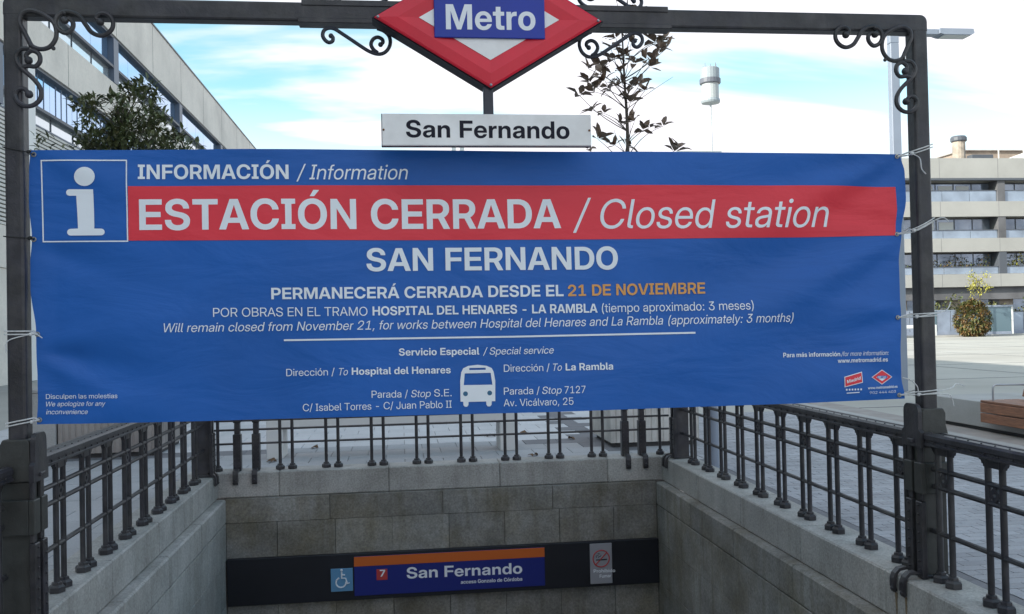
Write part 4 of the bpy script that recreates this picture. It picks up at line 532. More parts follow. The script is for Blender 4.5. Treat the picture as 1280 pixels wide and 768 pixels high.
# ---- stairwell walls and coping
rows = [(-.14, -.39, 1.17), (-.39, -.77, .59), (-.77, -1.21, .59), (-1.21, -1.62, .59), (-1.62, -2.05, .59), (-2.05, -2.5, 1.17), (-2.5, -3.0, 1.17), (-3.0, -3.5, 1.17), (-3.5, -4.1, 1.17)]
def wall_back():
    w = thing('stairwell_wall', 'grey granite block end wall below the coping, carrying the black station sign', 'wall', (0, YB, 0))
    MB().box(XL - .2, XR + .2, .02, .30, -1.90, -.06).build('backing', 'mortar', w)
    cp = [XL - CO, -1.278, -.149, 1.024, 2.197, XR + CO]
    for a, b in zip(cp, cp[1:]): stone('coping_stone', a, b, 0, CO, -.14, .12, 'granite_coping', w, ch=.010)
    starts = [-.758 - 1.17, -1.8895, -1.595, -1.30, -1.595]
    for (z1, z0, ln), st in zip(rows[:5], [-1.93, -1.8895, -1.595, -1.8895, -1.595]):
        x = st if st <= XL + .02 else st - ln
        if z1 == -.14: x = -1.93
        while x < XR - .085:
            a = max(x, XL + .08); b = min(x + ln, XR - .08)
            if z1 < -1.6: z0 = -1.9
            if b - a > .05: stone('stone', a, b, -.04, .03, z0, z1, 'granite', w, jit=.0015)
            x += ln
    return w
WB = wall_back()
def wall_side(s):
    X = XR if s > 0 else XL
    lab = 'right stairwell wall of grey granite blocks with a projecting ledge under its coping' if s > 0 else 'left stairwell wall of pale granite blocks with a projecting ledge under its coping'
    w = thing('stairwell_wall', lab, 'wall', (X, 0, 0))
    bx = (lambda a, b: (a, b)) if s > 0 else (lambda a, b: (-b, -a))
    a, b = bx(-.013, .28); MB().box(a, b, YF, YB + .1, -4.2, -.30).build('backing', 'mortar', w)
    y = YB; k = 0
    a, b = bx(0, CO)
    while y > YF + .05:
        y2 = max(YF, y - 1.17); stone('coping_stone', a, b, y2, y, -.14, .12, 'granite_coping', w, ch=.010); y = y2
    mat = 'granite' if s > 0 else 'granite_coping'  # left side in paler stone, part of its brighter lighting put into the colour
    for r, (z1, z0, ln) in enumerate(rows):
        y = YB - .04 + (.3 if r % 2 else 0.)
        a, b = bx(-.08, -.01)
        if r == 0: a, b = bx(-.085, .03)
        while y > YF + .03:
            y2 = max(YF, y - ln); y1 = min(y, YB - .04)
            if z1 < -2 and (y1 + y2) / 2 < 5: y = y2; continue
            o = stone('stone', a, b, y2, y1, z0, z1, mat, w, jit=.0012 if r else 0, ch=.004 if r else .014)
            y = y2
    return w
WR = wall_side(1); WL = wall_side(-1)
# stairs and passage
st = MB(); n = 26; rise = 4.05 / n; y = 1.40
for i in range(n):
    st.box(XL + .06, XR - .06, y + i * .31, y + (i + 1) * .31 + .02, -4.3, -(i + 1) * rise)
structure(st.build('stairs', 'granite_coping'))
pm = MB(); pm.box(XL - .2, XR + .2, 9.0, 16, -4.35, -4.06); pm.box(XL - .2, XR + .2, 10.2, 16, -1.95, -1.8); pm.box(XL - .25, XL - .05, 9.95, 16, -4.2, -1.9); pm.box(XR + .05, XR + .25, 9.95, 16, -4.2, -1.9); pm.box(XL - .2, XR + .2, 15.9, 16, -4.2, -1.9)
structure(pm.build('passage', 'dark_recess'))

# ---- paving
def paving(name, x0, x1, y0, y1, sw, sd, gap, chooser, keep, z=.004, th=.012, bond=.5, hole=None, piece='paving_slab'):
    base = structure(MB().box(x0, x1, y0, y1, z - .003, z).build(name, 'joint'))
    items = []; r = 0; y = y0
    while y < y1 - .01:
        x = x0 - (sw * bond if r % 2 else 0)
        while x < x1 - .01:
            a, b = max(x, x0), min(x + sw, x1)
            if b - a > .03 and not (hole and hole((a + b) / 2, y + sd / 2)): items.append((a, b, y, min(y + sd, y1)))
            x += sw
        y += sd; r += 1
    items.sort(key=lambda q: keep((q[0] + q[1]) / 2, (q[2] + q[3]) / 2))
    rest = {}
    for i, (a, b, c, d) in enumerate(items):
        m = chooser((a + b) / 2, (c + d) / 2); top = z + th + random.uniform(-.0012, .0012)
        if i < 295:
            me = stone_mesh(SMC, b - a - gap, d - c - gap, th, m, min(.003, th / 3)); o = link(piece, me, None, base); o.location = ((a + b) / 2, (c + d) / 2, top - th / 2)
        else: rest.setdefault(m, MB()).box(a + gap / 2, b - gap / 2, c + gap / 2, d - gap / 2, z, top)
    for m, mb in rest.items(): stuff(mb.build('paving_slabs', m, base))
    return base
paving('pavement', XR + CO + .28, 7.10, 2.2, 15.0, .20, .10, .006, lambda x, y: 'pave_fine', lambda x, y: abs(y - 7.4) + abs(x - 4.0) * .8, piece='paver')
kb = structure(MB().box(XR + CO + .004, XR + CO + .276, 2.2, 10.2, .001, .004).build('kerb_strip', 'joint'))
y = 2.2
while y < 10.1:
    stone('kerb_stone', XR + CO + .006, XR + CO + .274, y, min(10.2, y + 1.0), .004, .018, 'pave_dark', kb, ch=.003); y += 1.0
def back_mat(x, y):
    if 2.45 < x < 2.9 and y > 10.9: return 'pave_dark'
    if 11.85 < y < 12.35 and (x > 1.45 or x < -1.7): return 'pave_dark'
    
    return 'pave_light' if y > 12.3 else 'pave_slab'
paving('pavement', -6.5, XR + CO + .27, YB + CO + .01, 21, .45, .45, .006, back_mat, lambda x, y: y + abs(x) * .3)
paving('pavement', -8.5, XL - CO - .01, 2.2, YB + CO, .80, .50, .007, lambda x, y: 'pave_dark' if -3.35 < x < -2.95 and False else 'pave_slab', lambda x, y: abs(x + 2.2) + abs(y - 7) * .5)
jl = MB()
for yy in (15.2, 21.1, 27, 33, 39, 45, 51): jl.box(7.8, 90, yy - .02, yy + .02, .001, .005)
for xx in range(10, 90, 6): jl.box(xx - .02, xx + .02, 15.3, 57, .0055, .0075)
structure(jl.build('paving_joints', 'pave_dark'))
# gutter and gravel strip beside the plinth
structure(MB().box(7.12, 7.30, 2.2, 40, .001, .022, .004).build('kerb', 'concrete'))
structure(MB().box(7.302, 7.79, 2.2, 40, .001, .012).build('planting_strip', 'concrete_brown'))

# ================================================================== BUILDINGS
# ---- left: long office block, facade in the plane X = -12
def left_building():
    X = -12.0; Y0, Y1 = -70.0, 86.0
    b = thing('office_building', 'long beige office block with ribbon windows receding on the left side', 'building', (X, 20, 0))
    def P(name, x0, x1, y0, y1, z0, z1, mat): return MB().box(x0, x1, y0 - 20, y1 - 20, z0, z1).build(name, mat, b)
    P('core', -18, -.60, Y0, Y1, 0, 16.75, 'dark_recess')
    P('parapet', -.58, 0, Y0, Y1, 14.32, 16.80, 'facade'); P('parapet_cap', -.60, .05, Y0, Y1, 16.803, 16.88, 'window_frame')
    P('spandrel', -.58, 0, Y0, Y1, 10.62, 12.22, 'facade')
    P('spandrel', -.58, 0, Y0, Y1, 3.6, 4.9, 'facade')
    for k in range(-8, 10):     # recessed panel joints
        pass
    for (z0, zr, z1) in ((12.22, 12.95, 14.32), (8.58, 9.2, 10.62)):
        P('window_frame', -.36, -.06, Y0, Y1, z1 - .10, z1 - .003, 'window_frame'); P('window_frame', -.36, -.10, Y0, Y1, z0 + .003, z0 + .06, 'window_rail')
        P('window_rail', -.34, -.03, Y0, Y1, zr - .055, zr + .055, 'window_frame')
        q = 5.8 - 12 * 6; 
        while q < Y1:
            a, e = q + .35, min(q + 12 - .35, Y1)
            if e > Y0 and a < Y1:
                a = max(a, Y0)
                n = 5; w = (e - a) / n
                for i in range(n):
                    if a + w * (i + 1) < 14: 
                        if i: continue
                        P('pane', -.30, -.27, a, e, zr + .056, z1 - .101, 'glass'); P('pane', -.28, -.25, a, e, z0 + .061, zr - .056, 'glass_pale'); continue
                    u0, u1 = a + w * i + .012, a + w * (i + 1) - .012
                    P('pane', -.30, -.27, u0, u1, zr + .056, z1 - .101, 'glass')
                    P('pane', -.28, -.25, u0, u1, z0 + .061, zr - .056, 'glass_pale')
                    if i: P('mullion', -.33, -.22, u0 - .045, u0 - .014, z0 + .062, zr - .057, 'window_frame')
                    if z0 < 9:
                        for t in range(1, 4): P('mullion', -.268, -.25, u0 + (u1 - u0) * t / 4 - .012, u0 + (u1 - u0) * t / 4 + .012, zr + .057, z1 - .102, 'galv')
            for c0 in (q,):
                if Y0 < c0 < Y1: P('pier', -.37, -.02, c0 - .34, c0 + .34, z0 + .061, z1 - .101, 'window_rail')
            q += 12
    for k in range(28): P('louvre', -.50, -.02 - (k % 2) * .0, Y0, Y1, 4.93 + k * .13, 5.01 + k * .13, 'louvre')
    P('louvre_wall', -.58, -.50, Y0, Y1, 4.901, 8.58, 'facade')
    P('white_pilaster', -.02, .12, 31.55, 32.3, 0.02, 10.60, 'tower_white')
    # vertical joints of the concrete panels
    jt = MB()
    for k in range(-10, 14):
        yj = 5.8 + 6 * k - 20
        jt.box(.0, .004, yj - .012, yj + .012, 14.35, 16.78); jt.box(.0, .004, yj - .012, yj + .012, 10.64, 12.2)
    jt.build('panel_joints', 'dark_recess', b)
    # ground floor: dark shopfront panes between piers
    q = -66.0
    while q < 84:
        P('shop_window', -.35, -.30, q + .4, q + 5.6, .3, 3.59, 'glass_far'); P('pier', -.45, -.05, q - .4, q + .38, 0, 3.59, 'facade'); q += 6
    return b
left_building()

# ---- far right: housing block, facade in the plane Y = 75
def far_building():
    Y = 75.0; X0, X1 = -8.0, 125.0
    b = thing('apartment_building', 'low grey apartment block with long balcony bands across the far side of the plaza', 'building', (50, Y, 0))
    def P(name, x0, x1, y0, y1, z0, z1, mat): return MB().box(x0 - 50, x1 - 50, y0, y1, z0, z1).build(name, mat, b)
    P('core', X0, X1, 1.6, 16, 0, 14.6, 'facade_far')
    for nm, z0, z1, d in (('parapet', 13.25, 15.0, 0), ('balcony_front', 9.91, 11.23, 0), ('balcony_front', 6.85, 8.03, 0), ('balcony_front', 3.80, 4.91, 0)):
        P(nm, X0, X1, d, .30, z0, z1, 'facade_far')
        P('slab', X0, X1, .302, 1.59, z0 + .1, z0 + .35, 'facade_far')
        xj = 3.0
        jt = MB()
        while xj < X1: jt.box(xj - 50 - .012, xj - 50 + .012, -.004, 0, z0 + .02, z1 - .02); xj += 5.45
        jt.build('panel_joints', 'far_recess', b)
    P('cornice', X0, X1, -.12, .29, 13.06, 13.247, 'window_frame')
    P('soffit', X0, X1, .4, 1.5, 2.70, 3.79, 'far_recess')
    for fl, (z0, zr, z1) in enumerate(((11.23, 12.2, 13.05), (8.03, 8.75, 9.90), (4.91, 5.55, 6.84))):
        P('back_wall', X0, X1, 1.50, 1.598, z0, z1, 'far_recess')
        k = 0; x = 52.35 - 10.9 * 5 - 0
        while x < X1:
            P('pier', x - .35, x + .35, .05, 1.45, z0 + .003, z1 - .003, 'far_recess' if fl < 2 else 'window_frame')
            if x > -9:
                n = 6
                for i in range(n):
                    a = x + .36 + (10.9 - .72) / n * i; e = a + (10.9 - .72) / n
                    P('pane', a + .03, e - .03, 1.20, 1.24, z0 + .02, z1 - .12, 'glass_far')
                    P('mullion', a - .03, a + .028, 1.15, 1.30, z0 + .02, z1 - .1, 'window_frame')
                    if fl < 2 and i in (2, 3) or (fl < 2 and i == 4 and fl == 0): P('blind', a + .25, e - .25 if i != 3 else e - .1, 1.16, 1.195, zr + .05, z1 - .32 if fl == 0 else z1 - .35, 'blind')
                for i in range(4):
                    a = x + .36 + (10.9 - .72) / 4 * i; e = a + (10.9 - .72) / 4
                    P('balustrade_pane', a + .02, e - .02, .20, .22, z0 + .02, zr - .03, 'glass_balustrade')
                P('hand_rail', x + .35, x + 10.9 - .35, .15, .25, zr - .028, zr + .03, 'window_frame')
            x += 10.9
    # ground floor, set back: dark openings between pale wall panels
    x = -7.5; k = 0
    while x < 118:
        P('wall_panel', x, x + 1.5, 1.25, 1.45, .0, 2.695, 'stone_warm'); P('shop_window', x + 1.55, x + 4.4, 1.3, 1.36, .05, 2.69, 'glass_far'); P('pier', x + 4.45, x + 4.95, .9, 1.45, 0, 2.695, 'far_recess'); x += 5.0
    # roof: brick penthouse, round chimney, parapet structures
    P('penthouse', 52.0, 76.0, 5, 12, 14.6, 16.55, 'brick_roof'); P('penthouse_eave', 51.8, 76.2, 4.8, 12.2, 16.553, 16.64, 'concrete_brown')
    ch = MB(); ch.lathe([(.55, 14.6), (.55, 17.0)], 14, (50.4 - 50, 3.0, 0)); c = ch.build('chimney', 'stone_warm', b)
    MB().lathe([(.66, 17.02), (.70, 17.1), (.70, 17.35), (.58, 17.5)], 14, (50.4 - 50, 3.0, 0)).build('chimney_cap', 'window_frame', c)
    P('roof_vent', 50.9, 52.9, 1.8, 2.6, 14.62, 15.65, 'window_frame')
    for ax, w in ((55.6, 3.6), (60.8, 3.6)):
        t = MB(); t.prism([(ax - 50 - w / 2, 15.05), (ax - 50 + w / 2, 15.05), (ax - 50 + w / 2 - .4, 16.1)], 1.9, 3.4, 'y'); t.build('awning', 'awning', b)
    for ax in (53.0, 55.4, 59.2): MB().tube([(ax - 50, 1.2, 14.7), (ax - 50, 1.2, 16.9)], .05, 6).build('roof_pole', 'tower_white', b)
    P('roof_room', 24.2, 28.2, 3, 8, 14.6, 16.15, 'tower_grey'); P('roof_room', 19.5, 22.0, 3, 8, 14.6, 16.1, 'tower_grey')
    for ax in (4.6, 5.3): P('roof_vent', ax, ax + .35, 3, 3.4, 14.6, 16.7, 'tower_grey')
    MB().tube([(3.2 - 50, 3, 16.1), (8 - 50, 3, 16.1)], .04, 5).build('roof_pipe', 'tower_grey', b)
    return b
far_building()

# ---- far water tower
def tower():
    t = thing('water_tower', 'slender pale tower with a banded cylindrical head far off in the sky', 'tower', (52.5, 150, 0))
    MB().lathe([(.30, 0), (.17, 37.4)], 10).build('shaft', 'tower_faint', t)
    MB().lathe([(.2, 37.3), (1.5, 37.6), (1.62, 37.9), (1.5, 38.3)], 20).build('lower_ring', 'tower_grey', t)
    MB().lathe([(1.42, 38.3), (1.42, 41.0)], 20).build('drum', 'tower_drum', t)
    MB().lathe([(1.68, 40.85), (1.76, 40.95), (1.76, 41.65), (1.66, 41.7)], 20).build('band', 'tower_band', t)
    MB().lathe([(1.58, 41.7), (1.58, 43.4), (1.3, 43.6)], 20).build('head', 'tower_grey', t)
    m = MB()
    for k in range(7): a = k * .9; m.tube([(1.1 * cos(a), 1.1 * sin(a), 43.4), (1.1 * cos(a), 1.1 * sin(a), 44.3 - .3 * (k % 2))], .05, 5)
    m.build('aerial', 'tower_band', t)
tower()

# ================================================================== VEGETATION
def leaf(mb, c, d, up, ln, wd, fold=.25, droop=.15):
    """pointed leaf folded along its midrib"""
    d = d.normalized(); s = d.cross(up); s = s.normalized() if s.length > 1e-3 else d.orthogonal().normalized(); n = s.cross(d)
    p0 = c; p1 = c + d * ln * .4; p2 = c + d * ln * .78 - n * droop * ln * .5; p3 = c + d * ln - n * droop * ln
    a = p1 + s * wd / 2 + n * fold * wd / 2; b = p1 - s * wd / 2 + n * fold * wd / 2
    e = p2 + s * wd * .33 + n * fold * wd * .3; g = p2 - s * wd * .33 + n * fold * wd * .3
    mb.add([p0, p1, p2, p3, a, b, e, g], [(0, 1, 4), (0, 5, 1), (4, 1, 2, 6), (1, 5, 7, 2), (6, 2, 3), (2, 7, 3)])
def rvec(): 
    v = Vector((random.gauss(0, 1), random.gauss(0, 1), random.gauss(0, 1))); return v.normalized()
def cluster_mesh(n, ln, wd, mat, spread=.8):
    mb = MB()
    for i in range(n):
        a = 2 * pi * i / n + random.uniform(-.4, .4); el = random.uniform(.0, 1.15)
        d = Vector((cos(a) * cos(el), sin(a) * cos(el), sin(el) * spread + .1)); leaf(mb, d * .015, d, Vector((0, 0, 1)), ln * random.uniform(.7, 1.15), wd * random.uniform(.8, 1.2), .35, random.uniform(-.1, .35))
    return mb.mesh('cluster', mat=mat)
def branch(mb, p, q, r0, r1, bend=.08, n=5):
    pts = []; o = rvec() * bend * (q - p).length
    for i in range(n + 1): t = i / n; pts.append(p.lerp(q, t) + o * sin(pi * t))
    mb.tube(pts, [r0 + (r1 - r0) * i / n for i in range(n + 1)], 6); return pts
# sparse magnolia in the right planter: every rosette of leaves set where the photo shows one (positions on the tree's own depth, spread in depth)
def magnolia():
    base = Vector((3.03, 11.95, .80)); t = thing('magnolia_tree', 'young sparse magnolia with bunched brown leaves behind the banner, right of the white name board', 'tree', base)
    tr = MB(); top = Vector((3.02, 11.95, 5.45)) - base
    trunk = spline([(0, 0, 0), (.03, .02, 1.2), (-.01, 0, 2.4), (.0, -.02, 3.3), (-.02, .0, 4.0), (-.04, .0, 4.75)], 5)
    tr.tube(trunk, [.040 * (1 - i / len(trunk)) + .006 for i in range(len(trunk))], 8); tr.build('trunk', 'bark', t, True)
    def on(px, py, dy): return atY(px, py, 11.95 + dy) - base
    cl = [(724, 119), (735, 86), (749, 108), (756, 101), (763, 112), (772, 108), (742, 115), (799, 106), (806, 114), (741, 138), (755, 142), (774, 155), (793, 152), (803, 163), (812, 160), (829, 158), (747, 174), (735, 187), (769, 182), (783, 183), (848, 186), (843, 190), (775, 90), (781, 70), (765, 75), (793, 80), (808, 75), (819, 74), (812, 84), (820, 54), (829, 50), (834, 60), (823, 62), (786, 52), (770, 48), (764, 62), (788, 129), (746, 84), (777, 105), (785, 118), (752, 93), (737, 104),
          (728, 210), (760, 215), (800, 212), (838, 216), (775, 240), (815, 250), (745, 255), (790, 280), (780, 38), (792, 30), (774, 22), (784, 12), (799, 18)]
    meshes = [cluster_mesh(n, .175, .095, 'leaf_brown') for n in (5, 6, 7, 7, 6)]
    br = MB(); random.seed(11)
    for i, (px, py) in enumerate(cl):
        dy = random.uniform(-.45, .45); p = on(px, py, dy)
        h = max(.9, p.z - .10 - .55 * abs(p.x) - .2 * abs(dy)); q = min(trunk, key=lambda v: abs(v.z - h))
        branch(br, Vector(q), p, .007, .003, .07)
        o = link('leaf_cluster', meshes[i % 5], None, t); o.location = p; o.rotation_euler = (random.uniform(-.7, .7), random.uniform(-.7, .7), random.uniform(0, 6.3)); s = random.uniform(.8, 1.15); o.scale = (s, s, s)
    for k in range(9):
        q = random.choice(trunk[8:]); d = Vector((random.uniform(-1, 1), random.uniform(-.6, .6), random.uniform(.5, 1.4))).normalized(); branch(br, Vector(q), Vector(q) + d * random.uniform(.3, .75), .005, .002, .05)
    br.build('branches', 'bark', t, True)
magnolia()
def dense_tree():
    base = Vector((-3.65, 12.9, .80)); t = thing('evergreen_tree', 'dense dark green evergreen crown rising above the banner against the left building', 'tree', base)
    tr = MB(); trunk = spline([(0, 0, 0), (.02, 0, 1.0), (-.02, 0, 2.0), (.03, 0, 3.0), (.0, 0, 3.7)], 5)
    tr.tube(trunk, [.055 * (1 - i / len(trunk)) + .008 for i in range(len(trunk))], 8); random.seed(5)
    def on(px, py, dy): return atY(px, py, 12.9 + dy) - base
    # sprays outlining the crown as seen, then the mass below
    pts = [(97, 130, .1), (105, 134, .1), (113, 140, .12), (108, 127, .08), (117, 130, .1), (122, 127, .08), (112, 147, .08), (157, 118, .1), (165, 112, .1), (176, 107, .1), (184, 110, .12), (190, 116, .1), (196, 123, .06), (170, 122, .1), (182, 119, .1), (145, 126, .1), (153, 130, .12), (148, 138, .12), (160, 136, .14), (140, 126, .06)]
    pts += [(135 + random.uniform(-20, 20), 160 + random.uniform(-8, 10), .2) for _ in range(6)]
    pts += [(165 + random.uniform(-22, 22), 160 + random.uniform(-12, 14), .17) for _ in range(13)]
    pts += [(195 + random.uniform(-10, 10), 152 + random.uniform(-10, 12), .14) for _ in range(7)]
    pts += [(165 + random.uniform(-58, 58), 178 + random.uniform(-7, 10), .19) for _ in range(20)]
    pts += [(218, 172, .1), (224, 183, .1), (213, 178, .1), (112, 176, .15), (105, 185, .12)]
    for _ in range(60): pts.append((163 + random.gauss(0, 34), random.uniform(190, 300), .28))
    fo = MB()
    for px, py, r in pts:
        dy = random.uniform(-.55, .55) if r > .13 else random.uniform(-.3, .3); c = on(px, py, dy)
        h = max(.8, c.z - .3 - .8 * abs(c.x)); q = Vector(min(trunk, key=lambda v: abs(v.z - h))); branch(tr, q, c, .009, .003, .06, 4)
        for i in range(int(16 + 80 * r)):
            o = rvec() * r * (random.random() ** .5); d = (rvec() + Vector((0, 0, .5)) + o.normalized() * .6); leaf(fo, c + o, d, Vector((0, 0, 1)), random.uniform(.08, .145), random.uniform(.034, .056), .3, .2)
    tr.build('trunk', 'bark', t, True); stuff(fo.build('foliage', 'leaf_dark', t))
dense_tree()
def bush(name, label, loc, rx, rz, n, ls, mat, stem=.15, taper=.0, cat='shrub'):
    t = thing(name, label, cat, loc); m = MB(); s = MB(); s.tube([(0, 0, 0), (0, 0, rz * .9 + stem)], [.07, .03], 6); s.build('stem', 'bark', t)
    for i in range(n):
        d = rvec(); k = random.uniform(.82, 1.05) if random.random() < .75 else random.uniform(.4, .9)
        w = 1 - taper * d.z * (.5 if d.z > 0 else .2)
        c = Vector((d.x * rx * k * w, d.y * rx * k * w, rz + stem + d.z * rz * k))
        leaf(m, c, d + rvec() * .8, Vector((0, 0, 1)), ls * random.uniform(.7, 1.3), ls * .5, .3, .2)
    stuff(m.build('foliage', mat, t)); return t
bush('rounded_shrub', 'clipped egg-shaped red and green shrub standing on the sunny far side of the plaza', (37.2, 56.6, 0), 1.08, 1.15, 4200, .20, 'leaf_bush', .02, .30)
bush('rounded_shrub', 'dark clipped shrub seen between the banner edge and the right iron post', (31.8, 58.0, 0), 1.1, 1.1, 2200, .22, 'leaf_green', .05, .3)
t = thing('small_tree', 'thin young tree with yellow leaves above the rounded shrub', 'tree', (40.3, 60.5, 0))
m = MB(); m.tube([(0, 0, 0), (.05, 0, 2.2), (0, 0, 3.9)], [.06, .04, .02], 6)
fo = MB(); random.seed(3)
for k in range(16): 
    a = random.uniform(0, 6.3); z = random.uniform(2.7, 4.3); c = Vector((cos(a) * .55, sin(a) * .55, z)) * 1.0; m.tube([(0, 0, z - .5), c], [.02, .008], 5)
    for i in range(26): fo_c = c + rvec() * random.uniform(.05, .38); leaf(fo, fo_c, rvec(), Vector((0, 0, 1)), .15, .09, .2, .2)
m.build('trunk', 'bark', t); stuff(fo.build('foliage', 'leaf_yellow', t))
random.seed(21)
def hedge(x0, x1, y, h, label, dens=60, mat='leaf_green'):
    t = thing('hedge', label, 'hedge', ((x0 + x1) / 2, y, 0)); m = MB(); cx = (x0 + x1) / 2
    k = MB(); k.box(x0 - cx + .2, x1 - cx - .2, -.3, .3, 0, h * .45); k.build('stems', 'soil', t)
    for i in range(int((x1 - x0) * dens)):
        x = random.uniform(x0, x1); hh = h * (.75 + .3 * sin(x * 1.3) * sin(x * .7 + 1)); z = random.uniform(.1, hh)
        leaf(m, Vector((x - cx, random.uniform(-.7, .5), z)), rvec() + Vector((0, -.4, .4)), Vector((0, 0, 1)), .28, .15, .2, .2)
    stuff(m.build('foliage', mat, t))
hedge(30, 42, 69.5, 2.6, 'dark uneven hedge along the foot of the far apartment block, left stretch', 130)
hedge(42.5, 62, 70.5, 3.2, 'dark tall hedge along the foot of the far apartment block, right stretch', 130)
for fl, (z, x0, x1, mt, lb) in enumerate(((4.92, 40, 51.6, 'leaf_bush', 'left'), (4.92, 53, 63, 'leaf_yellow', 'right'))):
    t = thing('balcony_plants', 'autumn coloured plants on the first floor balcony, %s of the dark pier' % lb, 'plants', ((x0 + x1) / 2, 75.75, z)); m = MB(); cx = (x0 + x1) / 2
    MB().box(x0 - cx, x1 - cx, -.15, .15, 0, .35).build('trough', 'concrete_brown', t)
    for i in range(900):
        x = random.uniform(x0, x1); hh = 1.5 * (.65 + .4 * sin(x * 2.1)); leaf(m, Vector((x - cx, random.uniform(-.3, .3), random.uniform(.3, .4 + hh))), rvec(), Vector((0, 0, 1)), .22, .13, .2, .2)
    stuff(m.build('foliage', mt, t))

# ================================================================== IRON PORTAL
FY = 5.0                                     # plane of the portal
PLX, PRX, PW = -1.931, 2.986, .092           # post centres, width
BZ0, BZ1 = 3.228, 3.330
frame = thing('station_portal', 'dark iron portal of two posts and a top beam with scrollwork, spanning the stairwell', 'portal', (0, FY, 0))
def fz(o): return o
def local(mb_pts): return [Vector(p) - Vector((0, FY, 0)) for p in mb_pts]
for X in (PLX, PRX):
    o = MB().box(X - PW / 2, X + PW / 2, -PW / 2, PW / 2, .125, BZ0 + .03, 0).build('post', 'iron', frame)
    bv = o.modifiers.new('bevel', 'BEVEL'); bv.width = .016; bv.segments = 3; bv.limit_method = 'ANGLE'
xa, xb, r = PLX - PW / 2 - .001, PRX + PW / 2 + .001, .042
poly = [(xa, BZ0), (xb, BZ0)] + [(xb - r + r * cos(radians(t)), BZ1 - r + r * sin(radians(t))) for t in range(0, 91, 15)] + [(xa + r - r * sin(radians(t)), BZ1 - r + r * cos(radians(t))) for t in range(0, 91, 15)]
o = MB().prism(poly, -PW / 2 - .001, PW / 2 + .001).build('beam', 'iron', frame)
bv = o.modifiers.new('bevel', 'BEVEL'); bv.width = .012; bv.segments = 2; bv.limit_method = 'ANGLE'; bv.angle_limit = radians(50)
sl0, sl1 = atY(378, 20, FY).x, atY(832, 20, FY).x
MB().box(sl0, sl1, -PW / 2 - .007, PW / 2 + .007, BZ1 - .020, BZ1 + .012, .003).build('sleeve', 'iron', frame)
MB().box(sl0 - .02, sl1 + .02, -PW / 2 - .004, PW / 2 + .004, BZ0 - .008, BZ0 + .018, .003).build('sleeve', 'iron', frame)

def scroll_from(pts, org_px, scale, X0, Z0, Y, mirror=False, flip=False, k=5, closed=False):
    """traced scroll outline: offsets from an origin, in metres, at depth Y"""
    out = []
    for x, y in pts:
        u = (x - org_px[0]) * scale; w = -(y - org_px[1]) * scale
        out.append((X0 + (-u if mirror else u), Y, Z0 + (-w if flip else w)))
    return spline(out, k, closed)
S1 = [(165, 212), (186, 192), (165, 168), (128, 170), (101, 200), (100, 240), (125, 274), (165, 288), (210, 270), (240, 230), (265, 192), (300, 167), (345, 160), (385, 183), (396, 225), (376, 262), (340, 276), (312, 253), (306, 222), (325, 198), (350, 206)]
S2 = [(410, 215), (395, 255), (396, 305), (425, 350), (470, 366), (517, 352), (540, 312), (560, 270), (582, 225), (575, 180), (535, 157), (485, 166), (440, 190)]
S3 = [(538, 428), (550, 400), (520, 375), (486, 392), (479, 430), (503, 460), (543, 458), (575, 470)]
S4 = [(530, 365), (575, 368), (602, 405), (590, 452), (552, 492), (508, 535), (478, 585), (480, 635), (515, 670), (560, 676), (598, 652), (611, 612), (590, 584), (560, 584), (538, 612)]
SCL = 1 / 4.8 / 1158 * 5.22
def corner(X, mirror):
    Y = -PW / 2 - .011
    g = MB()
    o0 = (535, 218)
    for pts, cl in ((S1, False), (S2, True), (S3, False), (S4, False)):
        q = scroll_from(pts, o0, SCL, X, BZ0 - .033, Y, mirror, k=6, closed=cl); n = len(q)
        if cl: g.tube(q, .0120, 8, True)
        else: g.tube(q, [.0120] * n, 8)
        if not cl:
            for e in ((q[0], q[-1]) if pts is S1 else (q[0],) if pts is S3 else (q[-1],)): g.ball(e, .021, 10, 6)
    for pt in ((408, 362), (527, 347), (400, 232), (350, 168)):
        g.ball(scroll_from([pt, pt], o0, SCL, X, BZ0 - .033, Y - .004, mirror)[0], .011, 8, 5)
    g.build('corner_scroll', 'iron', frame, True)
corner((PRX - PW / 2) * .979, False); corner((PLX + PW / 2) * .979, True)
A1 = [(140, 292), (165, 315), (158, 362), (112, 382), (62, 352), (30, 290), (48, 222), (110, 188), (190, 198), (300, 268), (420, 348), (540, 430), (640, 492), (740, 528), (830, 520), (900, 460), (932, 370), (915, 280), (850, 215), (760, 180)]
A2 = [(760, 512), (705, 470), (672, 400), (700, 330), (760, 300), (820, 325), (832, 368), (800, 400)]
sc2 = 1 / 10.97 / 1158 * 5.0
MX = atY(613.7, 24, 4.8).x
ofx = [atY(400 + 0, 20, 4.94).x, atY(400, 20 + 150 / 10.97, 4.94)]
def under(mirror, flip):
    g = MB(); o0 = (0, 175); xx = atY(400, 30, 4.955).x
    X = xx if not mirror else 2 * (MX - .012) - xx
    Z = BZ0 - .026 if not flip else BZ1
    for pts in (A1, A2):
        q = scroll_from(pts, o0, sc2, X, Z, -.030, mirror, flip, 6); g.tube(q, .0105, 8); g.ball(q[0] if pts is A1 else q[-1], .014, 8, 5)
    g.build('scroll', 'iron_blue', frame, True)
for mi in (False, True):
    for fl in (False, True): under(mi, fl)

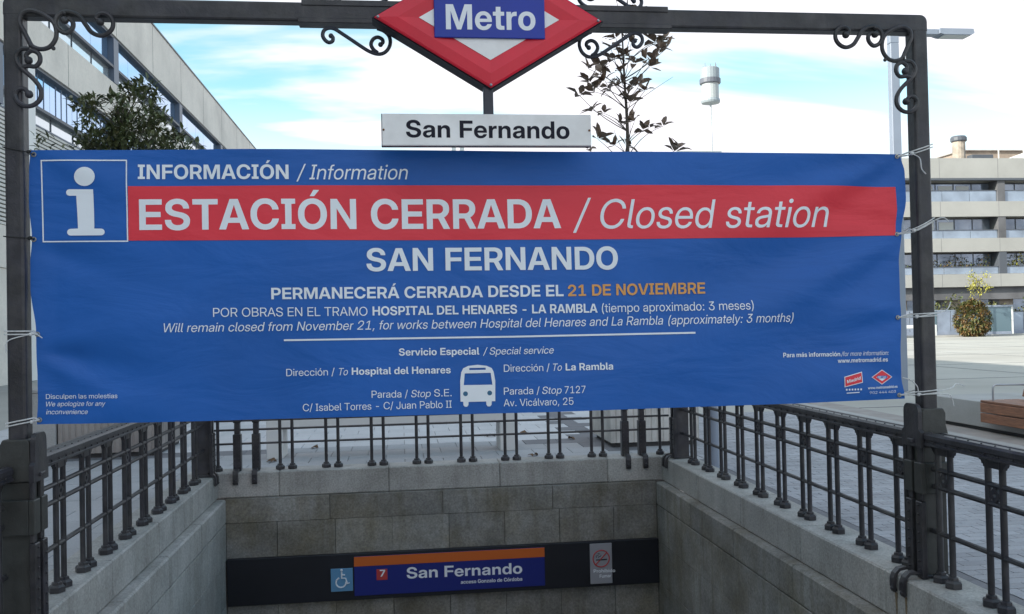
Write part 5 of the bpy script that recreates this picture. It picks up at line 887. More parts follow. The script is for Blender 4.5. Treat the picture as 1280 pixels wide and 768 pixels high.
# pedestals, riveted strips and hooks at the foot of each post (well side is -s)
def pilaster_parts(parent, X, Y, s, inner, full=True, ax='x'):
    """iron pilaster on a coping; in-plane strips 2, hooks over the coping edge. s = +1: the well lies on the -x side"""
    def P(name, u0, u1, v0, v1, z0, z1, mat='iron', ch=.004):
        # u: away from the well, v: along the rail
        if ax == 'x': x0, x1 = (X + u0, X + u1) if s > 0 else (X - u1, X - u0); return MB().box(x0, x1, Y + v0, Y + v1, z0, z1, ch).build(name, mat, parent)
        return MB().box(X + v0, X + v1, Y + u0, Y + u1, z0, z1, ch).build(name, mat, parent)
    P('pedestal_core', -.065, .078, -.052, .062, .121, .860, 'iron_green' if full else 'iron')
    P('foot_plate', -.080, .092, -.070, .080, .1205, .140)
    for v in (-.062, .040):
        P('riveted_strip', -.097, -.0655, v - .022 + .0, v + .040, .122, .555)
        rv = MB()
        for k in range(8):
            z = .17 + k * .052
            c = (X + (-.099) * s, Y + v + .009, z) if ax == 'x' else (X + v + .009, Y - .099, z); rv.ball(c, .0075, 6, 4)
        stuff(rv.build('rivets', 'iron', parent, True))
        P('strip_head', -.085, -.0655, v - .012, v + .030, .556, .862)
        # hook over the coping edge
        def T(u, z, vv): return (X + u * s, Y + vv, z) if ax == 'x' else (X + vv, Y + u, z)
        e = -abs(inner)
        prof = [(-.080, .150), (e + .055, .152), (e + .020, .146), (e + .002, .128), (e - .008, .105), (e - .010, .06), (e - .006, .035)]
        hk = MB(); v0, v1 = v - .012, v + .030
        pts = prof; off = [(-.014, .0), (.0, .016), (-.006, .015), (-.014, .008), (-.016, 0), (-.016, 0), (-.010, -.012)]
        a = [T(u, z, v0) for u, z in pts] + [T(u + du - .002, z + dz, v0) for (u, z), (du, dz) in reversed(list(zip(pts, off)))]
        b = [T(u, z, v1) for u, z in pts] + [T(u + du - .002, z + dz, v1) for (u, z), (du, dz) in reversed(list(zip(pts, off)))]
        n = len(a); m = len(pts)
        fs = [(i, (i + 1) % n, (i + 1) % n + n, i + n) for i in range(n)]
        for i in range(m - 1): fs += [(i, i + 1, n - 2 - i, n - 1 - i), (n + i, n + n - 1 - i, n + n - 2 - i, n + i + 1)]
        hk.add(a + b, fs); hk.ball(T(e - .020, .045, v + .009), .016, 8, 5); hk.build('hook', 'iron', parent)
    if full:
        for v in (-.062, .040): P('rail_box', -.097, -.0655, v - .030, v + .046, .600, .775, 'iron_green')
        P('rail_box', -.065, .090, -.092, -.0525, .600, .775, 'iron_green'); P('rail_box', -.065, .090, .0625, .100, .600, .775, 'iron')
        pc = [(-.069, .861), (.094, .861), (.094, .925), (.080, .985), (.080, 1.050), (.066, 1.078), (-.055, 1.078), (-.065, 1.06)]
        cap = MB().prism([(X + s * u, z) for u, z in pc], Y - .064, Y + .066).build('pedestal_cap', 'iron_green', parent)
        bv = cap.modifiers.new('bevel', 'BEVEL'); bv.width = .008; bv.segments = 2; bv.limit_method = 'ANGLE'
        # round-topped cover plate on the well side
        w = .098; z0, z1 = .862, 1.105; rr = .045
        pl = [(-w, z0), (w, z0), (w, z0 + .085), (w * .78, z0 + .10)] + [(w * .78 - rr + rr * cos(radians(t)), z1 - rr + rr * sin(radians(t))) for t in range(0, 91, 18)] + [(-w * .78 + rr - rr * sin(radians(t)), z1 - rr + rr * cos(radians(t))) for t in range(0, 91, 18)] + [(-w * .78, z0 + .10), (-w, z0 + .085)]
        x0, x1 = (X - .097, X - .0735) if s > 0 else (X + .0735, X + .097)
        MB().prism([(Y + a, b) for a, b in pl], x0, x1, 'x').build('cover_plate', 'iron', parent)
        MB().box(min(x0, x1) - .012 * (s > 0), max(x0, x1) + .012 * (s < 0), Y - .03, Y + .03, .885, .905, .003).build('lug', 'iron', parent)
    else:
        P('strip_head', -.065, .078, -.050, .060, .861, .874)
pilaster_parts(frame, PRX, 0, 1, PRX - XR); pilaster_parts(frame, PLX, 0, -1, XL - PLX)

# rust run-off under the hooks
random.seed(31)
for s, X in ((1, XR), (-1, XL)):
    w = WR if s > 0 else WL
    for v in (-.053, .049):
        y0 = FY + v; pts = []
        h = random.uniform(.10, .14)
        for k in range(7): t = k / 6; pts.append((y0 - .012 * (1 - t * .6) + random.uniform(-.003, .003), .02 - h * t))
        for k in range(6, -1, -1): t = k / 6; pts.append((y0 + .012 * (1 - t * .6) + random.uniform(-.003, .003), .02 - h * t))
        o = MB().prism(pts, -.0012 * s, .001 * s, 'x').build('rust_stain', 'rust_stain', w)

# ================================================================== RAILINGS
RZ = (.741, .644, .390)
def baluster_mesh(r=.0170):
    m = MB(); m.lathe([(r, .16), (r, .885)], 10); return m.mesh('baluster', True, 'iron')
def foot_mesh():
    m = MB(); m.lathe([(.047, .121), (.047, .150), (.038, .160), (.030, .163), (.029, .176), (.018, .180)], 6); return m.mesh('foot', False, 'iron')
def ring_mesh(ax):
    m = MB(); n = 16; v = []; f = []; zc = (RZ[0] + RZ[1]) / 2; h = .009
    for k in range(n):
        a = 2 * pi * k / n
        for (r, d) in ((.013, -h), (.036 + .006 * cos(4 * a), -h), (.036 + .006 * cos(4 * a), h), (.013, h)):
            u, w = r * cos(a), r * sin(a); v.append((d, u, zc + w) if ax == 'y' else (u, d, zc + w))
    for k in range(n):
        for j in range(4): f.append((k * 4 + j, k * 4 + (j + 1) % 4, ((k + 1) % n) * 4 + (j + 1) % 4, ((k + 1) % n) * 4 + j))
    m.add(v, f); return m.mesh('rosette', False, 'iron')
def corbel_mesh(ax):
    p = [(-.115, .878), (-.115, .862), (-.098, .858), (-.092, .842), (-.083, .842), (-.078, .828), (.078, .828), (.083, .842), (.092, .842), (.098, .858), (.115, .862), (.115, .878)]
    m = MB(); m.prism(p, -.012, .012, 'x' if ax == 'y' else 'y'); return m.mesh('corbel', False, 'iron')
BM, FM = baluster_mesh(), foot_mesh(); RMy, RMx, CMy, CMx = ring_mesh('y'), ring_mesh('x'), corbel_mesh('y'), corbel_mesh('x')
def pair(parent, c, ax, sep=.0575, both=True):
    for q in ((-sep, sep) if both is True else (both,)):
        p = (c[0], c[1] + q, 0) if ax == 'y' else (c[0] + q, c[1], 0)
        o = link('baluster', BM, None, parent, p); link('foot', FM, None, o)
    if both is True:
        link('rosette', RMy if ax == 'y' else RMx, None, parent, (c[0], c[1], 0)); link('corbel', CMy if ax == 'y' else CMx, None, parent, (c[0], c[1], 0))
def handrail(parent, a0, a1, c, ax):
    prof = [(-.062, .8785), (.062, .8785), (.062, .930), (.052, .945), (.030, .945), (.028, .941), (-.018, .941), (-.020, .948), (-.050, .948), (-.062, .936), (-.062, .912), (-.056, .908), (-.056, .894), (-.062, .890)]
    if ax == 'y': m = MB().prism([(p[0] * c[1] + c[0], p[1]) for p in prof], a0, a1, 'xz'[0:0] or 'y') if False else MB()
    m = MB(); n = len(prof)
    if ax == 'y': v = [(c[0] + u * c[1], a, z) for a in (a0, a1) for u, z in prof]
    else: v = [(a, c[0] + u * c[1], z) for a in (a0, a1) for u, z in prof]
    m.add(v, [tuple(range(n)), tuple(range(2 * n - 1, n - 1, -1))] + [(i, i + n, (i + 1) % n + n, (i + 1) % n) for i in range(n)])
    o = m.build('handrail', 'iron', parent)
    r = MB(); q = a0 + .1
    while q < a1:
        u = c[0] - .0575 * c[1]; r.ball((u, q, .901) if ax == 'y' else (q, u, .901), .0065, 6, 4)
        u = c[0] - .036 * c[1]; r.ball((u, q + .05, .948) if ax == 'y' else (q + .05, u, .948), .006, 6, 4); q += .111
    stuff(r.build('rivets', 'iron', o, True))
def side_rail(s):
    X = 2.965 if s > 0 else -1.99
    t = thing('railing', ('right' if s > 0 else 'left') + ' iron railing of paired balusters along the ' + ('right' if s > 0 else 'left') + ' coping of the stairwell', 'railing', (X, 0, 0), 'railings round the stairwell')
    for a0, a1 in ((1.60, FY - .101), (FY + .101, 9.96)): handrail(t, a0, a1, (0, s), 'y')
    for z in RZ:
        for a0, a1 in ((1.66, FY - .06), (FY + .07, 9.90)): MB().tube([(0, a0, z), (0, a1, z)], .0148, 8).build('rod', 'iron', t, True)
    for k in range(-8, 10):
        y = 5.25 + .444 * k
        pair(t, (0, y), 'y')
    pilaster_parts(t, 0, 9.69, s, abs(X - (XR if s > 0 else XL)), False)
    pilaster_parts(t, 0, 1.64, s, abs(X - (XR if s > 0 else XL)), False)
    return t
side_rail(1); side_rail(-1)
t = thing('railing', 'rear iron railing of thin paired balusters on the end wall coping', 'railing', (0, 10.0, 0), 'railings round the stairwell')
handrail(t, -2.04, 3.02, (0, 1), 'x')
for z in (.641, .545, .400): MB().tube([(-1.95, 0, z), (2.93, 0, z)], .0115, 8).build('rod', 'iron', t, True)
for k in range(8): pair(t, (-1.217 + .4765 * k, 0), 'x', .063)
for X, q in ((-1.915, 0), (2.826, 0)): pair(t, (X, 0), 'x', both=q)
for X in (-1.617, 2.520):
    for d in (-.0955, .0955):
        MB().box(X + d - .040, X + d + .040, -.060, .030, .122, .505, .006).build('riveted_strip', 'iron', t)
        MB().box(X + d - .027, X + d + .027, -.050, .030, .506, .620, .004).build('strip_head', 'iron', t)
        MB().box(X + d - .038, X + d + .038, -.054, .030, .6205, .878, .008).build('strip_head', 'iron', t)
        rv = MB()
        for k in range(8):
            for e in (-.022, .022): rv.ball((X + d + e, -.061, .17 + .042 * k), .006, 6, 4)
        stuff(rv.build('rivets', 'iron', t, True))
        hk = MB(); e0, e1 = X + d - .026, X + d + .026
        hk.prism([(-.05, .124), (-.05, .150), (-.135, .152), (-.172, .138), (-.186, .10), (-.186, .02), (-.172, .0), (-.155, .01), (-.152, .1), (-.150, .124)], e0, e1, 'x'); hk.ball((X + d, -.186, .045), .016, 8, 5)
        hk.build('hook', 'iron', t)

# ================================================================== METRO SIGN ON THE BEAM
SY = 4.80
ms = thing('metro_sign', 'red diamond sign with a blue bar reading Metro, fixed in front of the portal beam', 'sign', (0, SY, 0))
cx, cz, hw, hh = .494, 3.205, .598, .361
Fs = Flat(0, 0)
def dia(w, h): return [(cx - w, cz), (cx, cz - h), (cx + w, cz), (cx, cz + h)]
back = MB().prism(dia(hw + .012, hh + .008), .012, .135).build('case', 'black_paint', ms)
# enamelled face: raised along a ridge between rim and inner diamond
rings = [(hw, hh, .010), (hw, hh, 0), (hw - .02, hh - .012, -.006), (hw * .80, hh * .80, -.014), (.368, .217, -.004)]
v = []; f = []
for w, h, y in rings: v += [(x, y, z) for x, z in dia(w, h)]
for i in range(len(rings) - 1):
    for k in range(4): f.append((i * 4 + k, i * 4 + (k + 1) % 4, (i + 1) * 4 + (k + 1) % 4, (i + 1) * 4 + k))
f.append((16, 17, 18, 19))
MB().add(v, f).build('red_face', 'red_enamel', ms)
v = [(x, y, z) for y in (-.0045, -.0075) for x, z in dia(.368, .217)]
MB().add(v, [(4, 5, 6, 7), (0, 1, 2, 3)] + [(i, i + 4, (i + 1) % 4 + 4, (i + 1) % 4) for i in range(4)]).build('white_diamond', 'white_enamel', ms)
MB().box(.204, .783, -.0215, -.008, 3.099, 3.311, .003).build('blue_bar', 'blue_enamel', ms)
sf = Flat(SY - .0215, .0012)
o = place_text('Metro', 'B', [(557.5, 37), (669.5, 38)], (31.5, 32), sf, ms, 'sign_white', cut=0, rel=(0, -SY, 0))
for px, pz in ((cx - hw + .02, cz), (cx + hw - .02, cz), (cx, cz - hh + .014), (cx, cz + hh - .014)): MB().ball((px, -.008, pz), .008, 8, 5).build('screw', 'steel', ms, True)
MB().box(.457, .508, .02, .07, 2.70, 3.0, .004).build('hanger', 'iron_blue', ms)
MB().box(cx - .3, cx + .3, .136, .158, cz - .04, cz + .04).build('bracket', 'iron', ms)
ns = thing('name_board', 'white enamel board reading San Fernando, hanging under the red diamond', 'sign', (0, SY, 0))
MB().box(-.075, 1.021, -.010, .012, 2.538, 2.704, .004).build('board', 'white_enamel', ns)
MB().box(-.078, 1.024, .0125, .024, 2.534, 2.708, .002).build('rim', 'black_paint', ns)
MB().box(.457, .508, .0245, .07, 2.56, 2.699, .004).build('hanger', 'iron_blue', ns)
sf = Flat(SY - .010, .0012)
o = place_text('San Fernando', 'B', [(507.7, 171.9), (712, 173.8)], (21.6, 21.6), sf, ns, 'black_paint', cut=0, rel=(0, -SY, 0))
for X in (-.066, 1.010): MB().ball((X, -.011, 2.62), .006, 8, 5).build('screw', 'rust', ns, True)

# ================================================================== BANNER
BYC = 5.0
def interp(tab, q):
    for (a, b), (c, d) in zip(tab, tab[1:]):
        if q <= c: 
            t = (q - a) / (c - a); t = max(0, min(1, t)); t = t * t * (3 - 2 * t); return b + (d - b) * t
    return tab[-1][1]
edgeL = sorted((atY(x, y, BYC).z, atY(x, y, BYC).x) for x, y in ((37.6, 188), (36.2, 215), (35.8, 255), (39.5, 298), (37.2, 330), (37.4, 360), (44.3, 416), (44.6, 440), (46, 472), (46.5, 500), (45.5, 531)))
edgeR = sorted((atY(x, y, BYC).z, atY(x, y, BYC).x) for x, y in ((1126, 193), (1131.5, 215), (1133, 248), (1127.5, 290), (1124.5, 330), (1125.5, 375), (1127, 400), (1126, 440), (1127, 470), (1131, 498)))
edgeT = sorted((atY(x, y, BYC).x, atY(x, y, BYC).z) for x, y in ((30, 188), (37, 188), (300, 187.5), (640, 188.5), (860, 190), (1040, 192.5), (1126, 193), (1140, 193)))
edgeB = sorted((atY(x, y, BYC).x, atY(x, y, BYC).z) for x, y in ((30, 532), (46, 531), (250, 526.5), (450, 521), (660, 515.5), (860, 509.5), (1000, 505), (1131, 498.5), (1140, 498)))
def lin(tab, q):
    if q <= tab[0][0]: return tab[0][1]
    for (a, b), (c, d) in zip(tab, tab[1:]):
        if q <= c: return b + (d - b) * (q - a) / (c - a)
    return tab[-1][1]
CREASES = ((2.95, 2.57, 184, 1.0, .035, .022), (2.95, 2.57, 193, 1.1, .035, -.020), (2.95, 2.57, 203, 1.3, .04, .022), (2.95, 2.57, 217, .9, .05, -.014),
           (2.95, 2.11, 172, .6, .035, -.010), (2.95, 2.11, 186, .9, .035, .016), (2.95, 2.11, 194, 1.5, .045, -.026), (2.95, 2.11, 204, 1.4, .05, .026), (2.95, 2.11, 218, .8, .05, -.012),
           (2.95, 1.62, 176, .5, .03, .008), (2.95, 1.62, 196, .7, .04, -.010), (2.95, 1.17, 168, .5, .03, .008), (2.95, 1.17, 158, .6, .03, -.008),
           (-1.90, 1.53, 12, .6, .03, .010), (-1.90, 1.53, -14, .7, .03, -.012), (-1.90, 1.53, -32, .5, .03, .008), (-1.89, 2.06, -18, .6, .03, -.008), (-1.89, 2.06, 8, .5, .03, .006), (-1.88, 2.57, -24, .7, .03, .008), (-1.88, 1.05, 20, .6, .03, .008))
def fold(x, z):
    d = .016 * sin(1.35 * x + .9 * z + .4) + .010 * sin(2.9 * x - 1.7 * z + 1.0) + .004 * sin(6.1 * x + 2.3 * z)
    # creases running out of the cord fixings: anchor, direction in degrees, reach, width at the anchor, height
    for ax_, az_, ang, reach, w0, amp in CREASES:
        ca, sa = cos(radians(ang)), sin(radians(ang)); dx = x - ax_; dz = z - az_; s_ = dx * ca + dz * sa; t_ = -dx * sa + dz * ca
        if s_ > 0: w = w0 + .13 * s_; d += 1.8 * amp * min(1, s_ / .25) * exp(-(s_ / reach) ** 2) * exp(-(t_ / w) ** 2)
    # hem at the top and the foot hangs slightly forward
    e = min(1, max(0, (x + 1.87) / .12)) * min(1, max(0, (2.93 - x) / .12)); return d * (.35 + .65 * e)
class Cloth:
    eps = .0042
    def inv(s, px, py):
        p = atY(px, py, BYC)
        for _ in range(3): p = atY(px, py, BYC - fold(p.x, p.z))
        return (p.x, p.z)
    def at(s, x, z, e=0.): return Vector((x, BYC - fold(x, z) - e, z))
CL = Cloth()
bn = thing('banner', 'wide blue vinyl banner with white lettering announcing the closed station, tied between the posts', 'banner', (0, 0, 0))
NU, NV = 300, 90; v = []; f = []
for side in (0, 1):
    for j in range(NV + 1):
        for i in range(NU + 1):
            x = -1.87 + 4.80 * i / NU
            zt, zb = lin(edgeT, x), lin(edgeB, x); z = zb + (zt - zb) * j / NV
            x0, x1 = interp(edgeL, z), interp(edgeR, z); X = x0 + (x1 - x0) * i / NU
            zt, zb = lin(edgeT, X), lin(edgeB, X); z = zb + (zt - zb) * j / NV
            v.append(CL.at(X, z, 0 if side == 0 else -.0015))
n1 = (NU + 1) * (NV + 1)
for j in range(NV):
    for i in range(NU):
        a = j * (NU + 1) + i; f.append((a, a + 1, a + NU + 2, a + NU + 1)); f.append((n1 + a, n1 + a + NU + 1, n1 + a + NU + 2, n1 + a + 1))
rim = [i for i in range(NU + 1)] + [(j) * (NU + 1) + NU for j in range(1, NV + 1)] + [NV * (NU + 1) + i for i in range(NU - 1, -1, -1)] + [j * (NU + 1) for j in range(NV - 1, 0, -1)]
for a, b in zip(rim, rim[1:] + rim[:1]): f.append((a, a + n1, b + n1, b))
MB().add(v, f).build('sheet', 'vinyl_blue', bn, True)
patch(pxpoly([(160, 233), (300, 232.5), (500, 232), (800, 231.5), (1000, 232), (1119, 234), (1121, 262), (1119, 294.5), (1000, 297), (800, 299), (500, 300.5), (160.8, 301)], CL), CL, 'red_band', 'vinyl_red', bn, .0028, .03)
fo_ = pxpoly([(51, 200.3), (159, 200), (160.6, 302.6), (53.6, 303.2)], CL); fi_ = pxpoly([(52.7, 201.9), (157.5, 201.6), (159, 301), (55.2, 301.6)], CL)
patch(fo_, CL, 'info_frame', 'vinyl_white', bn, .0036, .04, holes=[fi_])
patch(pxpoly([(105.8 + 13 * cos(k * pi / 12), 220.9 + 12 * sin(k * pi / 12)) for k in range(24)], CL), CL, 'info_symbol', 'vinyl_white', bn, .0040, .04)
def arcpx(cx_, cy_, r_, a0, a1, n=6): return [(cx_ + r_ * cos(radians(a0 + (a1 - a0) * k / n)), cy_ + r_ * sin(radians(a0 + (a1 - a0) * k / n))) for k in range(n + 1)]
isy = [(116.6, 237), (118.2, 286)] + arcpx(127, 290.3, 4.2, -90, 90) + arcpx(88.4, 290.6, 4.2, 90, 270) + [(97.8, 286), (95.6, 245)] + arcpx(87, 241, 4.1, 90, 270)
patch(pxpoly(isy, CL), CL, 'info_symbol', 'vinyl_white', bn, .0040, .04)
patch(pxpoly([(355, 424.4), (640, 420), (869, 415), (869, 417.3), (640, 422.2), (355, 426.6)], CL), CL, 'rule_line', 'vinyl_white', bn, .0040, .05)
TX = [
 ('INFORMACIÓN', 'B', [(172.5, 224.2), (361, 224.2)], (18, 18), 0),
 ('/ Information', 'R', [(370.5, 224.6), (510, 224.6)], (18.4, 18.4), 1),
 ('ESTACIÓN CERRADA', 'B', [(174.5, 288), (440, 286.8), (701.4, 285.6)], (38.5, 36.3), 0),
 ('/ Closed station', 'R', [(716, 286), (880, 285.2), (1036, 284)], (36.5, 35.5), 1),
 ('SAN FERNANDO', 'B', [(458.3, 339.2), (772.4, 337)], (28.6, 28.6), 0),
 ('PERMANECERÁ CERRADA DESDE EL', 'B', [(339.3, 374.4), (520, 372.8), (704.4, 370.6)], (14.4, 14.4), 0),
 ('21 DE NOVIEMBRE', 'B', [(710, 370.6), (881.3, 367.2)], (14.2, 14), 0),
 ('POR OBRAS EN EL TRAMO', 'R', [(266.6, 396.4), (459.5, 394.8)], (11.2, 11), 0),
 ('HOSPITAL DEL HENARES - LA RAMBLA', 'B', [(465.8, 394.6), (746.9, 391)], (11.2, 11.2), 0),
 ('(tiempo aproximado: 3 meses)', 'R', [(752.2, 390.8), (941.9, 387)], (11, 11), 0),
 ('Will remain closed from November 21, for works between Hospital del Henares and La Rambla (approximately: 3 months)', 'R', [(205, 415.6), (365, 413.6), (560, 410.8), (780, 407), (991.3, 402.4)], (11.2, 11), 1),
 ('Servicio Especial', 'B', [(498.7, 444.8), (599, 443.5)], (9, 9), 0),
 ('/ Special service', 'R', [(603.6, 443.8), (692.2, 442)], (9, 9), 1),
 ('Dirección /', 'R', [(358, 470.4), (418.5, 469.2)], (9, 9), 0), ('To', 'R', [(423.9, 469.3), (435, 469.1)], (9, 9), 1), ('Hospital del Henares', 'B', [(439.8, 468.8), (563.4, 466.8)], (9, 9), 0),
 ('Parada /', 'R', [(464.6, 497.6), (510, 496.8)], (9, 9), 0), ('Stop', 'R', [(514, 496.8), (538.5, 496.3)], (9, 9), 1), ('S.E.', 'R', [(542.8, 495.9), (564.6, 495.4)], (9, 9), 0),
 ('C/ Isabel Torres - C/ Juan Pablo II', 'R', [(378.7, 514.2), (470, 512), (564.6, 509.8)], (9, 9), 0),
 ('Dirección /', 'R', [(629.8, 465), (687, 463.8)], (9, 9), 0), ('To', 'R', [(691.2, 463.7), (702.3, 463.5)], (9, 9), 1), ('La Rambla', 'B', [(707, 463.4), (766.3, 462.2)], (9, 9), 0),
 ('Parada /', 'R', [(629.8, 493.6), (674.5, 492.6)], (9, 9), 0), ('Stop', 'R', [(677.7, 492.6), (702, 492.1)], (9, 9), 1), ('7127', 'R', [(705.8, 492), (731.8, 491.3)], (9, 9), 0),
 ('Av. Vicálvaro, 25', 'R', [(629.6, 508.2), (716.7, 506)], (9, 9), 0),
 ('Para más información', 'B', [(978.8, 447), (1050, 445.4)], (5.8, 5.6), 0), ('/for more information:', 'R', [(1050.8, 445.4), (1110.6, 443.8)], (5.6, 5.6), 1),
 ('www.metromadrid.es', 'B', [(1047, 453.8), (1109.4, 452)], (5.4, 5.4), 0),
 ('www.metromadrid.es', 'B', [(1084.5, 486.8), (1121.5, 484.8)], (3.4, 3.4), 0), ('902 444 403', 'R', [(1086.7, 492.8), (1119.5, 491)], (3.2, 3.2), 0),
 ('Disculpen las molestias', 'R', [(57.8, 498.9), (147, 497.8)], (5.9, 5.9), 0), ('We apologize for any', 'R', [(58, 508.2), (132, 507.4)], (5.9, 5.9), 1), ('inconvenience', 'R', [(58, 518.1), (110, 517.7)], (5.9, 5.9), 1),
]
for txt, stl, base, caps, it in TX:
    place_text(txt, stl, base, caps, CL, bn, 'vinyl_orange' if txt.startswith('21 DE') else 'vinyl_white', italic=bool(it), cut=.05)
# bus pictogram
bx0, by0 = 575., 456.
def bp(x, y): return (bx0 + x, by0 + y)
body = [bp(*p) for p in ((0.6, 46.2), (0.2, 20), (1.5, 9.5), (4, 4.6), (10, 1.6), (22, .2), (33, 1.4), (39.5, 4.2), (42, 9), (44, 20), (44, 45.6), (39.6, 45.7), (39.4, 50), (37.6, 52.2), (34.6, 52.2), (32.9, 50), (32.7, 46), (10.7, 46.6), (10.5, 50.4), (8.8, 52.6), (6, 52.6), (4.2, 50.6), (4, 46.4))]
win = [bp(*p) for p in ((5.8, 11), (38.2, 10.2), (40.5, 25), (4.6, 25.6))]; slot = [bp(*p) for p in ((11.6, 4.2), (32, 3.8), (32, 6.4), (11.6, 6.8))]
patch(pxpoly(body, CL), CL, 'bus_symbol', 'vinyl_white', bn, .0040, .04, holes=[pxpoly(win, CL), pxpoly(slot, CL)])
for x, y in ((6.8, 36.4), (37, 35.4)): patch(pxpoly([(bx0 + x + 3 * cos(k * pi / 8), by0 + y + 3 * sin(k * pi / 8)) for k in range(16)], CL), CL, 'bus_lamp', 'vinyl_hole', bn, .0048, .0)
# small printed logos
patch(pxpoly([(1055, 471.2), (1077, 464.6), (1078.2, 478.4), (1055.4, 484.4)], CL), CL, 'region_logo', 'vinyl_white', bn, .0040, .02)
patch(pxpoly([(1056, 472), (1076.2, 465.9), (1077.3, 477.7), (1056.3, 483.2)], CL), CL, 'region_logo', 'vinyl_red', bn, .0050, .02)
o = place_text('Madrid', 'B', [(1058.2, 479.4), (1075.4, 474.4)], (4.0, 4.0), CL, bn, 'vinyl_white', 'logo_lettering', cut=.02)
for v_ in o[0].data.vertices: v_.co.y -= .0022
for k in range(6): patch(pxpoly([(1057 + k * 3.6, 486.3 - k * .1), (1059 + k * 3.6, 486.2 - k * .1), (1059 + k * 3.6, 488.4 - k * .1), (1057 + k * 3.6, 488.5 - k * .1)], CL), CL, 'logo_mark', 'vinyl_white', bn, .0040, 0)
patch(pxpoly([(1058, 491), (1074, 490), (1074, 491.2), (1058, 492.2)], CL), CL, 'logo_mark', 'vinyl_white', bn, .0040, 0)
for w, h, mt, e in ((13, 9.4, 'vinyl_white', .0040), (11.9, 8.4, 'vinyl_red', .0048), (7.2, 4.9, 'vinyl_white', .0056)):
    patch(pxpoly([(1102 - w, 471.7), (1102, 471.5 + h), (1102 + w, 471.3), (1102, 471.5 - h)], CL), CL, 'metro_logo', mt, bn, e, 0)
patch(pxpoly([(1096, 469.9), (1108, 469.7), (1108, 473.1), (1096, 473.3)], CL), CL, 'metro_logo', 'vinyl_blue', bn, .0064, 0)
o = place_text('METRO', 'B', [(1097, 472.6), (1107, 472.4)], (2.1, 2.1), CL, bn, 'vinyl_white', 'logo_lettering', cut=0)
for v_ in o[0].data.vertices: v_.co.y -= .0030
# grommets and cords
def grommet(px, py):
    x, z = CL.inv(px, py); c = CL.at(x, z, .003); m = MB(); ring = [(c.x + .010 * cos(a * pi / 6), c.y, c.z + .010 * sin(a * pi / 6)) for a in range(12)]
    m.tube(ring, .0035, 6, True); m.build('grommet', 'brass', bn, True); return c
GL = [(42.5, 193.5), (42.5, 299.5), (47, 418), (49.5, 525)]; GR = [(1121, 196), (1121, 293), (1122, 397), (1124, 494)]
tw = (('upper end', 'topmost'), ('', ''), ('', ''), ('', ''))
LBL = ['topmost thin black cord tying the banner to the left post', 'second thin black cord tying the banner to the left post, level with the red band', 'white knotted cord round the left post halfway down the banner', 'doubled white cord round the left post at the banner foot',
       'topmost white cord round the right post with a short hanging tail', 'white cord round the right post beside the end of the red band', 'white cord wound round the middle of the right post', 'lowest white cord round the right post with long loose ends near the banner corner']
def cord(i, g, X, s, mat, slope, double, tails, r=.0035):
    c = grommet(*g); w = PW / 2 + .005
    t = thing('tie_cord', LBL[i], 'cord', (X, FY, c.z), 'cords tying the banner to the posts')
    near = (X - s * w); far = (X + s * w); org = Vector((X, FY, c.z)); dz = slope
    for k in range(2 if double else 1):
        z = c.z + (k * .016)
        pts = [c + Vector((0, 0, 0)), Vector((near - s * .02, c.y * .5 + (FY - w) * .5, z + dz * .1)), Vector((near, FY - w, z + dz * .25)), Vector(((near + far) / 2, FY - w - .001, z + dz * .6)), Vector((far, FY - w, z + dz)), Vector((far, FY + w, z + dz)), Vector((near, FY + w, z + dz * .3)), c + Vector((0, .012, 0))]
        MB().tube([p - org for p in pts], r, 6).build('loop', mat, t, True)
    kn = MB(); kc = Vector((near - s * .018, FY - w * .8, c.z + dz * .2)) - org
    kn.ball(kc, .010, 8, 5); kn.ball(kc + Vector((.008, 0, .004)), .007, 8, 5); kn.build('knot', mat, t, True)
    for tl in tails:
        MB().tube(spline([kc] + [kc + Vector(q) for q in tl], 5), r * .8, 6).build('tail', mat, t, True)
for i, (g, mt, sl, db, tails) in enumerate(((GL[0], 'cord_black', .03, False, []), (GL[1], 'cord_black', .012, False, []), (GL[2], 'cord_white', .002, True, [[(.03, -.01, .0), (.06, -.01, -.02)], [(-.1, -.02, -.03), (-.11, -.02, -.09)]]), (GL[3], 'cord_white', -.025, True, []))):
    cord(i, g, PLX, -1, mt, sl, db, tails, .0028 if 'black' in mt else .0038)
for i, (g, mt, sl, db, tails) in enumerate(((GR[0], 'cord_white', .045, True, [[(.035, -.02, -.03), (.045, -.02, -.09), (.07, -.02, -.12)]]), (GR[1], 'cord_white', .07, True, [[(.15, -.02, .07), (.20, -.02, .05)]]), (GR[2], 'cord_white', .006, True, [[(.16, -.02, .03), (.21, .0, .08)]]), (GR[3], 'cord_white', .012, True, [[(.16, -.02, .0), (.19, -.02, -.03), (.20, -.02, -.07)], [(.25, .1, .02), (.42, .3, .03), (.60, .5, .0)], [(-.02, -.02, .05), (-.07, -.03, .09), (-.11, -.03, .10)]]))):
    cord(4 + i, g, PRX, 1, mt, sl, db, tails, .0038)

